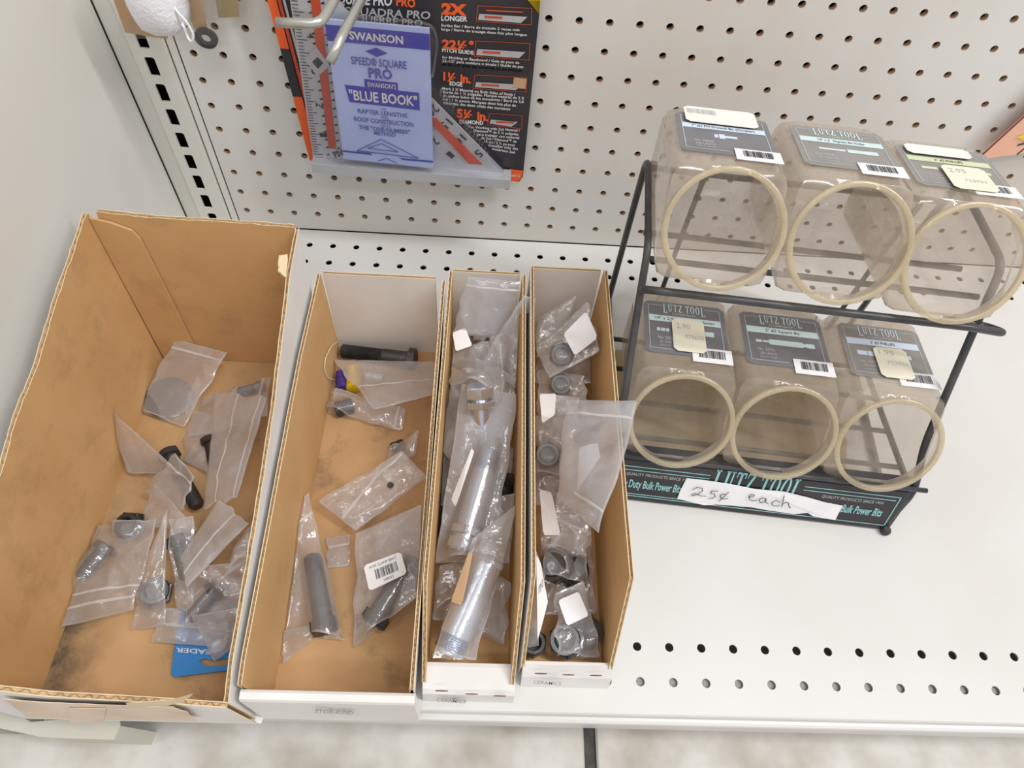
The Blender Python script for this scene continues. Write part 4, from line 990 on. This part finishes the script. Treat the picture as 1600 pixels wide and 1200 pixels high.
def lock_nut(label, c, axis, r, h, m, group=None):
    c = PZ(*c) if not isinstance(c, V) else c; o = thing('lock_nut', label, 'nut', c, group); d, a, b = frame_of(V(axis)); 
    n = 24; cir = lambda x, rr: [c+d*x+(a*cos(2*pi*k/n)+b*sin(2*pi*k/n))*rr for k in range(n)]
    def hexr(k, rr): th = (2*pi*k/n) % (pi/3)-pi/6; return rr*cos(pi/6)/cos(th)
    hx = lambda x, rr: [c+d*x+(a*cos(2*pi*k/n)+b*sin(2*pi*k/n))*hexr(k, rr) for k in range(n)]
    mb = MB(); mb.loft([hx(-h/2, r*.92), hx(-h/2+.001, r*1.08), hx(h*.25, r*1.08), hx(h*.30, r*.95)], True); mb.build('hex_body', m, o, smooth=True, angle=.35)
    mb = MB(); mb.loft([cir(h*.28, r*.90), cir(h*.44, r*.90), cir(h*.5, r*.84), cir(h*.5, r*.62), cir(h*.42, r*.55), cir(-h*.3, r*.55)], False, True); mb.build('collar', m, o, smooth=True, angle=.5)
    return o, (c, c+V((1e-4, 0, 0)), r, h*.55)

X1 = (-.3440, -.1975, -.4945, -.176); X2 = (-.1815, -.0840, -.484, -.167); X3 = (-.0712, -.0125, -.464, -.140); X4 = (-.0008, .0585, -.452, -.138)
# ---------------------------------------------------------------- torn brown box
d_, ct_ = None, None
c = PZ(264, 622, .0085); dk = thing('metal_disc', 'flat grey metal disc inside the bag in the back of the torn brown box', 'disc', c)
mb = MB(); n = 32; dn, da, db = frame_of(V((.1, -.15, 1)))
mb.loft([[c+(da*cos(2*pi*k/n)+db*sin(2*pi*k/n))*rr+dn*zz_ for k in range(n)] for rr, zz_ in ((.0190, -.0015), (.0205, -.001), (.0205, .001), (.0195, .0015), (.006, .0014))], True, True); mb.build('disc', M_zincd, dk, smooth=True, angle=.5)
bag('clear zip bag with a flat grey disc at the back of the torn box', [(273, 530, .030), (355, 551, .030), (287, 668, .006), (214, 641, .007)], [(c, c+V((1e-4, 0, 0)), .0200, .002)], ((0, .115, 1, .115),), X1, seed=2, thick=.003, amp=.0012)
# dark specks printed through the bag
o, s_ = bolt('small dark pointed steel bit in the far right corner of the torn brown box', (412, 604, .020), (372, 613, .016), .0050, .0062, .006, M_zincd, .6, name='steel_bit', cat='tool bit')
bag('crumpled clear bag around the dark steel bit, far right of the torn brown box', [(424, 590, .026), (418, 650, .026), (288, 690, .007), (318, 622, .007)], [s_], ((0, .1, 1, .1),), X1, seed=3, amp=.003)
o, s1_ = bolt('black oxide bolt lying under the curled film in the torn brown box', (262, 706, .014), (309, 792, .012), .0062, .0095, .006, M_blackoxide, .5)
o, s2_ = bolt('short black bolt standing half hidden under the large milky bag in the torn brown box', (328, 684, .016), (336, 730, .012), .0055, .0085, .006, M_blackoxide, .5)
bag('large milky zip bag folded diagonally along the right wall of the torn brown box', [(417, 622, .060), (371, 778, .055), (320, 796, .035), (336, 612, .034)], [s2_], ((0, .10, 1, .10), (0, .52, 1, .62)), X1, seed=4, milky=True, thick=.006)
bag('curled bag end with a pointed tip leaning on the left wall of the torn box', [(168, 633, .050), (184, 650, .048), (286, 742, .020), (200, 738, .010)], [], (), X1, seed=5, milky=False, amp=.0015, thick=.003)
bag('twisted film loop of a clear bag in the middle of the torn brown box', [(274, 708, .045), (303, 744, .045), (286, 798, .028), (226, 768, .018)], [s1_], ((0, .25, 1, .22),), X1, seed=6, milky=False, amp=.0035)
bag('milky bag neck crossing below the twisted loop in the torn brown box', [(238, 752, .026), (262, 776, .034), (312, 830, .030), (222, 822, .018)], [], (), X1, seed=7, milky=False, amp=.003)
o, s3_ = lock_nut('large black hex nut in the bag with the wide creased zip end', (203, 822, .018), (-.2, -.3, 1), .0110, .012, M_blackoxide)
o, s4_ = bolt('dark bolt lying slantwise in the bag with the wide creased zip end', (170, 852, .012), (126, 904, .010), .0065, .0095, .006, M_blackoxide, .5)
bag('clear bag with wide creased zip end, leftmost in the torn brown box', [(96, 981, .010), (210, 953, .014), (246, 812, .026), (148, 824, .012)], [s3_, s4_], ((0, .17, 1, .14), (0, .30, 1, .26)), X1, seed=8, amp=.0035)
o, s5_ = lock_nut('grey hex nut inside the narrow tapering bag of the torn brown box', (243, 925, .014), (.2, -.1, 1), .0115, .010, M_zincd)
bag('narrow tapering clear bag standing beside the creased one in the torn brown box', [(262, 795, .040), (232, 868, .030), (204, 985, .007), (258, 978, .012)], [s5_], (), X1, seed=9, amp=.003)
o, s6_ = bolt('black knob-headed bolt under the shiny bag in the middle of the torn brown box', (279, 838, .026), (296, 905, .018), .0070, .0105, .008, M_blackoxide, .4)
bag('small clear bag twisted over the black knob-headed bolt in the torn brown box', [(264, 812, .036), (302, 806, .038), (304, 962, .016), (276, 948, .016)], [s6_], (), X1, seed=10, amp=.003)
bag('translucent zip bag folded upright against the front right of the torn brown box', [(390, 818, .058), (292, 918, .040), (284, 868, .038), (344, 780, .052)], [], ((0, .42, 1, .42),), X1, seed=11, milky=True, amp=.0015)
o, s7_ = bolt('dark steel bolt wrapped in the shiniest crumpled bag of the torn brown box', (345, 915, .024), (298, 968, .014), .0065, .0100, .007, M_blackoxide, .5)
bag('shiniest crumpled clear bag above the blue card in the torn brown box', [(290, 888, .036), (386, 876, .040), (378, 966, .022), (296, 982, .012)], [s7_], (), X1, seed=12, amp=.0045)
bag('small milky bag folded below the rim at the right of the torn brown box', [(352, 902, .036), (396, 872, .044), (398, 812, .050), (368, 852, .046)], [], ((0, .3, 1, .3),), X1, seed=13, amp=.002)
bag('flat zip bag end lying over the blue card in the torn brown box', [(236, 1003, .008), (352, 1012, .012), (362, 952, .018), (256, 950, .012)], [], ((0, .52, 1, .46),), X1, seed=14, amp=.0014, thick=.002)
bag('crumpled bag corner pointing at the hang hole of the blue card in the torn box', [(300, 962, .022), (378, 948, .034), (366, 1010, .018), (336, 1034, .010)], [], (), X1, seed=15, amp=.004)
bc = thing('blue_hang_card', 'bright blue hang card with slot and upside-down white lettering in the torn brown box', 'card', PZ(310, 1010, .006))
mb = MB()
ext = [(268, 1046), (267, 1053), (273, 1058), (366, 1046), (368, 940), (282, 950)]
hole = [(311, 1033), (318, 1029), (330, 1031), (340, 1032), (349, 1029), (362, 1030), (362, 1036), (340, 1041), (328, 1041), (318, 1038)]
E3 = [PZ(x, y, .0062) for x, y in ext]; H3 = [PZ(x, y, .0062) for x, y in hole]
me = bmesh.new(); ev = [me.verts.new(p-wloc(bc)) for p in E3]; hv = [me.verts.new(p-wloc(bc)) for p in H3]
ee = [me.edges.new((ev[i], ev[(i+1) % len(ev)])) for i in range(len(ev))]+[me.edges.new((hv[i], hv[(i+1) % len(hv)])) for i in range(len(hv))]
bmesh.ops.triangle_fill(me, edges=ee, use_beauty=True, use_dissolve=False)
g_ = bmesh.ops.extrude_face_region(me, geom=me.faces[:]); bmesh.ops.translate(me, verts=[v for v in g_['geom'] if isinstance(v, bmesh.types.BMVert)], vec=(0, 0, -.0005))
bmesh.ops.recalc_face_normals(me, faces=me.faces)
mm = bpy.data.meshes.new('card_board'); me.to_mesh(mm); me.free(); mm.materials.append(M_tagblue); oo = bpy.data.objects.new('card_board', mm); C.objects.link(oo); oo.parent = bc
mb = MB(); letter(mb, 'LEADER', PZ(338, 1016, .0068), PZ(275, 1012, .0068), PZ(338, 1023, .0068)-PZ(338, 1016, .0068), .02); mb.build('lettering', M_wink, bc)
# ---------------------------------------------------------------- wide bin
o, s_ = bolt('bare dark weathered hex bolt lying along the back of the widest parts bin', (650, 562, .0125), (533, 548, .0110), .0070, .0108, .0075, M_blackoxide, .62)
rg = thing('plastic_string_loop', 'thin cream plastic loop leaning on the left wall at the back of the widest bin', 'loop', PZ(520, 565, .02))
mb = MB(); mb.tube(bend([PX(534, 530, -.1800), PX(518, 540, -.1812), PX(508, 560, -.1815), PX(507, 578, -.1815), PX(514, 592, -.1812), PX(532, 594, -.178)], .008, 6), .0004, 6); mb.build('loop', M_pricey, rg, smooth=True)
def rod(name, label, A, B, r, m, cat='part', n=14):
    A = PZ(*A); B = PZ(*B); o = thing(name, label, cat, (A+B)/2); d, a, b = frame_of(B-A); Ln = (B-A).length
    cir = lambda x, rr: [A+d*x+(a*cos(2*pi*k/n)+b*sin(2*pi*k/n))*rr for k in range(n)]
    mb = MB(); mb.loft([cir(0, r*.8), cir(.0007, r), cir(Ln*.4, r), cir(Ln*.42, r*.88), cir(Ln*.5, r*.88), cir(Ln*.52, r), cir(Ln-.0007, r), cir(Ln, r*.8)], True, True); mb.build('body', m, o, smooth=True, angle=.5)
    return o, (A, B, r)
o, y_ = rod('yellow_plug', 'yellow plastic plug in the bag at the back of the widest parts bin', (552, 576, .012), (553, 608, .012), .0072, M_fyel, 'plug')
o, p_ = rod('purple_plug', 'dark purple plastic plug beside the yellow one in the widest parts bin', (534, 582, .010), (535, 608, .010), .0060, M_fpur, 'plug')
o, z_ = rod('steel_pin', 'silver steel pin beside the yellow plug in the widest parts bin', (570, 586, .010), (600, 592, .010), .0050, M_zinc, 'pin')
bag('clear zip bag holding the yellow plug, its white flap across the widest bin', [(586, 641, .026), (684, 616, .030), (684, 566, .030), (520, 562, .016)], [y_, z_], ((0, .42, 1, .42),), X2, seed=21, amp=.0015)
o, s_ = rod('dark_bushing', 'dark steel bushing in the lower of the two back bags in the widest bin', (524, 640, .010), (552, 634, .010), .0075, M_blackoxide, 'bushing')
bag('flat clear bag with dark bushing in front of the yellow plug bag', [(634, 640, .012), (628, 672, .008), (513, 646, .006), (524, 606, .016)], [s_], ((0, .1, 1, .1),), X2, seed=22, amp=.0022)
o, s_ = rod('dark_stub', 'small dark stub in the leaf-shaped bag at the right wall of the widest bin', (612, 702, .010), (632, 694, .010), .0055, M_blackoxide, 'stub')
bag('small leaf-shaped bag end standing at the right wall of the widest parts bin', [(655, 672, .030), (650, 708, .020), (596, 738, .006), (612, 700, .012)], [s_], (), X2, seed=23, amp=.001)
bg_, sf = bag('shiny empty zip bag with diagonal seal and punched dot, middle of the widest bin', [(628, 705, .034), (668, 746, .030), (556, 830, .016), (497, 783, .022)], [], ((.05, .02, .62, .98),), X2, seed=24, amp=.0025, milky=False)
mb = MB(); pc = sf(.62, .36, 1, .0012); mb.slab([pc+V((.0027*cos(2*pi*k/14), .0027*sin(2*pi*k/14), 0)) for k in range(14)], (0, 0, .0003)); mb.build('punched_dot', M_ink, bg_)
bag('small flat bag end between the two black bolt bags in the widest bin', [(510, 840, .006), (548, 836, .006), (546, 884, .005), (512, 888, .005)], [], ((0, .35, 1, .30),), X2, seed=25, amp=.001, thick=.0015)
o, s_ = bolt('thick black bolt under the barcode sticker bag in the widest parts bin', (582, 975, .016), (648, 872, .018), .0085, .0110, .008, M_blackoxide, .5)
bg_, sf = bag('clear bag with white barcode sticker and black bolt, front right of the widest bin', [(557, 834, .024), (658, 788, .036), (655, 930, .026), (553, 1013, .007)], [s_], (), X2, seed=26, amp=.0018)
sticker_on(bg_, [(568, 884, .0345), (626, 862, .0345), (636, 896, .0345), (577, 924, .0345)], [('WTR CLAMP BRKT', .12, .85, .22, .10), ('WP023', .40, .66, .90, .10)], bar=(.24, .32, .84, .70))
o, s_ = bolt('knurled black bolt with its head to the front, left side of the widest bin', (508, 988, .014), (488, 868, .014), .0075, .0110, .009, M_blackoxide, .85)
bag('clear zip bag around the knurled black bolt, left side of the widest bin', [(437, 800, .028), (483, 770, .028), (538, 1000, .008), (440, 990, .007)], [s_], ((0, .20, 1, .14),), X2, seed=27, amp=.003)
bag('twisted tail of film in front of the knurled black bolt in the widest bin', [(442, 986, .012), (500, 972, .016), (484, 1004, .010), (441, 1037, .006)], [], (), X2, seed=28, amp=.003)
# ---------------------------------------------------------------- middle bin, silver bolts
o, s_ = bolt('silver hex bolt standing in the rear bag of the middle parts bin', (752, 512, .064), (760, 560, .040), .0070, .0115, .008, M_zinc, .5, group=None)
bg_, sf = bag('milky bag rising above the back wall of the middle parts bin', [(732, 432, .108), (814, 440, .106), (804, 532, .066), (706, 520, .066)], [s_], ((0, .15, 1, .15),), X3, seed=31, milky=True, amp=.003, thick=.006)
sticker_on(bg_, [(707, 520, .070), (727, 512, .072), (738, 540, .068), (712, 549, .066)])
o, s_ = bolt('silver hex bolt at the right wall of the middle bin, head up', (779, 524, .070), (788, 612, .040), .0060, .0100, .008, M_zinc, .5)
bag('tall glossy bag with pointed tip leaning over the right wall of the middle bin', [(818, 460, .112), (836, 466, .104), (806, 606, .060), (752, 566, .058)], [s_], (), X3, seed=32, milky=False, amp=.0035)
o, s_ = bolt('bright silver bolt head facing up in the centre of the middle bin', (748, 602, .092), (756, 690, .056), .0075, .0125, .009, M_zinc, .4, collar=(.012, .0125, .006))
bag('crumpled clear bag round the centre silver bolt head, left side of the middle bin', [(707, 546, .060), (776, 530, .070), (788, 652, .060), (706, 636, .050)], [s_], (), X3, seed=33, amp=.0045)
o, s_ = bolt('long silver bolt with collar nut in the large bag of the middle bin', (720, 862, .046), (766, 702, .062), .0095, .0125, .009, M_zinc, .25, collar=(.012, .0130, .007))
bag('large milky bag over the long silver collar-nut bolt in the middle bin', [(722, 600, .078), (806, 616, .080), (776, 876, .044), (680, 880, .038)], [s_], (), X3, seed=34, milky=True, amp=.0028)
sticker_on(thing('paper_slip', 'slim white paper slip beside the long silver bolt in the middle bin', 'label', PZ(720, 740, .07)), [(737, 700, .080), (741, 706, .080), (712, 792, .068), (705, 780, .066)], name='slip')
o, s_ = bolt('longest and thickest silver bolt, at the front of the middle parts bin', (764, 872, .058), (700, 1022, .040), .0125, .0150, .005, M_zinc, .2)
bg_, sf = bag('long clear bag around the thickest silver bolt at the front of the middle bin', [(810, 786, .070), (738, 842, .064), (676, 1028, .044), (744, 1032, .040)], [s_], (), X3, seed=35, amp=.0025)
sticker_on(bg_, [(733, 862, .0745), (739, 864, .0745), (722, 946, .064), (704, 940, .062)], m=M_kcard, name='kraft_slip')
bag('small clear bag corner low at the front right of the middle bin', [(776, 896, .036), (798, 910, .032), (788, 1010, .010), (744, 986, .008)], [], (), X3, seed=36, amp=.002)
bag('clear bag low at the left wall of the middle bin, under the large bag', [(688, 884, .034), (742, 872, .034), (712, 972, .022), (674, 968, .022)], [], (), X3, seed=37, amp=.003)
o, s_ = bolt('dark hex bolt deep in the middle bin, right of the large milky bag', (790, 742, .040), (786, 800, .020), .0070, .0105, .007, M_blackoxide, .5)
o, s_ = bolt('silver bolt lying deep at the left wall of the middle bin', (694, 690, .026), (690, 840, .018), .0065, .0100, .007, M_zincd, .5)
# ---------------------------------------------------------------- right-hand bin, lock nuts
TOC = V((-.10, -.45, .9))
o, s_ = lock_nut('zinc lock nut showing its open ring, rearmost in the right-hand bin', (877, 556, .066), TOC, .0105, .016, M_zincd)
bg_, sf = bag('clear bag with white sticker and rearmost lock nut in the right-hand bin', [(838, 548, .064), (918, 472, .092), (937, 548, .080), (858, 592, .058)], [s_], (), X4, seed=41, amp=.003)
sticker_on(bg_, [(880, 522, .086), (916, 486, .096), (934, 528, .092), (898, 556, .080)])
bag('grey shadowy bag fold at the back left corner of the right-hand bin', [(838, 500, .066), (900, 462, .088), (880, 530, .060), (838, 560, .050)], [], (), X4, seed=42, amp=.003)
o, s_ = lock_nut('second zinc lock nut from the back in the right-hand bin', (876, 602, .050), TOC, .0100, .016, M_zincd)
bag('crumpled clear bag round the second lock nut from the back of the right-hand bin', [(842, 578, .050), (914, 588, .062), (918, 650, .050), (838, 645, .036)], [s_], (), X4, seed=43, amp=.0035)
o, s_ = lock_nut('zinc lock nut by the left wall, halfway along the right-hand bin', (855, 712, .048), V((-.05, -.35, .93)), .0110, .018, M_zincd)
bg_, sf = bag('clear bag with white sticker and lock nut halfway along the right-hand bin', [(842, 614, .060), (906, 622, .062), (898, 745, .046), (838, 742, .040)], [s_], (), X4, seed=44, amp=.0025)
sticker_on(bg_, [(843, 616, .066), (869, 615, .068), (867, 648, .068), (847, 662, .066)])
bag('milky zip bag hanging out over the right wall of the right-hand bin', [(937, 834, .118), (872, 778, .085), (884, 626, .100), (998, 628, .126)], [], ((0, .14, .6, .14), (0, .86, 1, .86)), None, seed=45, milky=True, amp=.0030, thick=.006)
sticker_on(thing('folded_paper_note', 'crumpled white paper slip inside the milky bag hanging over the right-hand bin', 'label', PZ(918, 730, .10)), [(905, 700, .088), (934, 692, .094), (938, 715, .094), (902, 768, .084)], name='slip', curve=.001)
o, s_ = lock_nut('zinc lock nut lying on its side in front of the overhanging milky bag', (868, 885, .034), V((-.45, -.35, .8)), .0125, .018, M_zincd)
o, s2_ = lock_nut('dark grey lock nut right beside the nut lying on its side', (895, 892, .030), V((.4, -.2, .8)), .0120, .016, M_blackoxide)
bg_, sf = bag('clear bag holding two lock nuts near the front of the right-hand bin', [(845, 800, .046), (916, 806, .054), (914, 918, .026), (848, 908, .026)], [s_, s2_], ((0, .28, 1, .30),), X4, seed=46, amp=.003)
sticker_on(bg_, [(843, 764, .054), (862, 770, .058), (876, 836, .056), (849, 836, .052)])
o, s_ = lock_nut('front left zinc lock nut against the front lip of the right-hand bin', (886, 1000, .020), V((-.3, -.2, .9)), .0130, .018, M_zincd)
o, s2_ = lock_nut('front right zinc lock nut against the front lip of the right-hand bin', (914, 988, .018), V((.35, -.1, .9)), .0120, .018, M_zincd)
bg_, sf = bag('clear bag with two lock nuts, frontmost in the right-hand bin', [(868, 926, .048), (912, 908, .050), (938, 1026, .014), (868, 1030, .012)], [s_, s2_], (), X4, seed=47, amp=.0028)
sticker_on(bg_, [(872, 938, .0475), (904, 924, .0495), (920, 962, .0440), (886, 978, .0420)])
o, s_ = lock_nut('dark nut low in the front left corner of the right-hand bin', (833, 1005, .014), V((0, -.1, 1)), .0100, .012, M_blackoxide)
bg_, sf = bag('narrow bag with curved white label along the left wall of the right-hand bin', [(833, 848, .062), (852, 900, .050), (842, 1008, .020), (824, 1012, .018)], [], (), X4, seed=48, amp=.0015)
sticker_on(bg_, [(838, 868, .062), (845, 880, .058), (856, 940, .046), (840, 1000, .036)], [('ITEM 23', .2, .8, .5, .1)], curve=.0005)

# a few more bags packed under and between the others
bag('wrinkled clear bag low at the right wall near the front of the torn brown box', [(352, 905, .022), (392, 900, .026), (380, 990, .014), (330, 985, .010)], [], (), X1, seed=51, amp=.004)
bag('clear bag flattened between the black bolt and the large milky bag in the torn box', [(300, 640, .012), (345, 650, .016), (330, 740, .012), (286, 720, .006)], [], (), X1, seed=52, amp=.003)
o, s_ = bolt('grey hex bolt lying deep under the crumpled bags at the back of the middle bin', (720, 590, .020), (775, 640, .018), .0065, .0100, .007, M_zincd, .5)
bag('clear bag deep at the back of the middle bin, below the silver bolt heads', [(708, 560, .030), (806, 560, .032), (802, 660, .028), (700, 670, .026)], [s_], (), X3, seed=53, amp=.004)
bag('clear bag deep at the right wall of the middle bin beside the dark hex bolt', [(776, 700, .034), (806, 700, .036), (800, 800, .026), (764, 800, .024)], [], (), X3, seed=54, amp=.004)
bag('clear bag filling the left side of the middle bin below the large milky bag', [(690, 640, .036), (720, 640, .040), (706, 790, .030), (678, 790, .028)], [], (), X3, seed=55, amp=.004)
bag('clear bag deep between the lock nuts in the middle of the right-hand bin', [(838, 650, .036), (936, 655, .040), (930, 790, .034), (836, 790, .030)], [], (), X4, seed=56, amp=.004)
bag('crumpled bag deep at the back wall of the right-hand bin', [(842, 500, .040), (925, 500, .044), (925, 600, .030), (836, 600, .028)], [], (), X4, seed=57, amp=.004)
bag('loose clear bag between the two front pairs of lock nuts in the right-hand bin', [(846, 850, .022), (925, 850, .024), (930, 960, .014), (846, 960, .012)], [], (), X4, seed=58, amp=.003)
bag('clear bag crumpled between the centre silver bolt head and the right wall', [(744, 560, .066), (806, 590, .070), (800, 690, .060), (752, 660, .056)], [], (), X3, seed=61, amp=.005)
bag('milky crumpled bag at the left wall in the rear half of the middle bin', [(706, 600, .052), (740, 640, .058), (720, 740, .050), (688, 700, .046)], [], (), X3, seed=62, milky=True, amp=.004)
bag('clear bag bridging the two long silver bolts at the right wall of the middle bin', [(768, 780, .052), (808, 770, .056), (796, 880, .044), (752, 880, .044)], [], (), X3, seed=63, amp=.005)
bag('short clear bag with raised zip beside the white sticker in the right-hand bin', [(870, 770, .056), (930, 800, .060), (918, 870, .046), (860, 850, .044)], [], ((0, .5, 1, .5),), X4, seed=64, amp=.004)
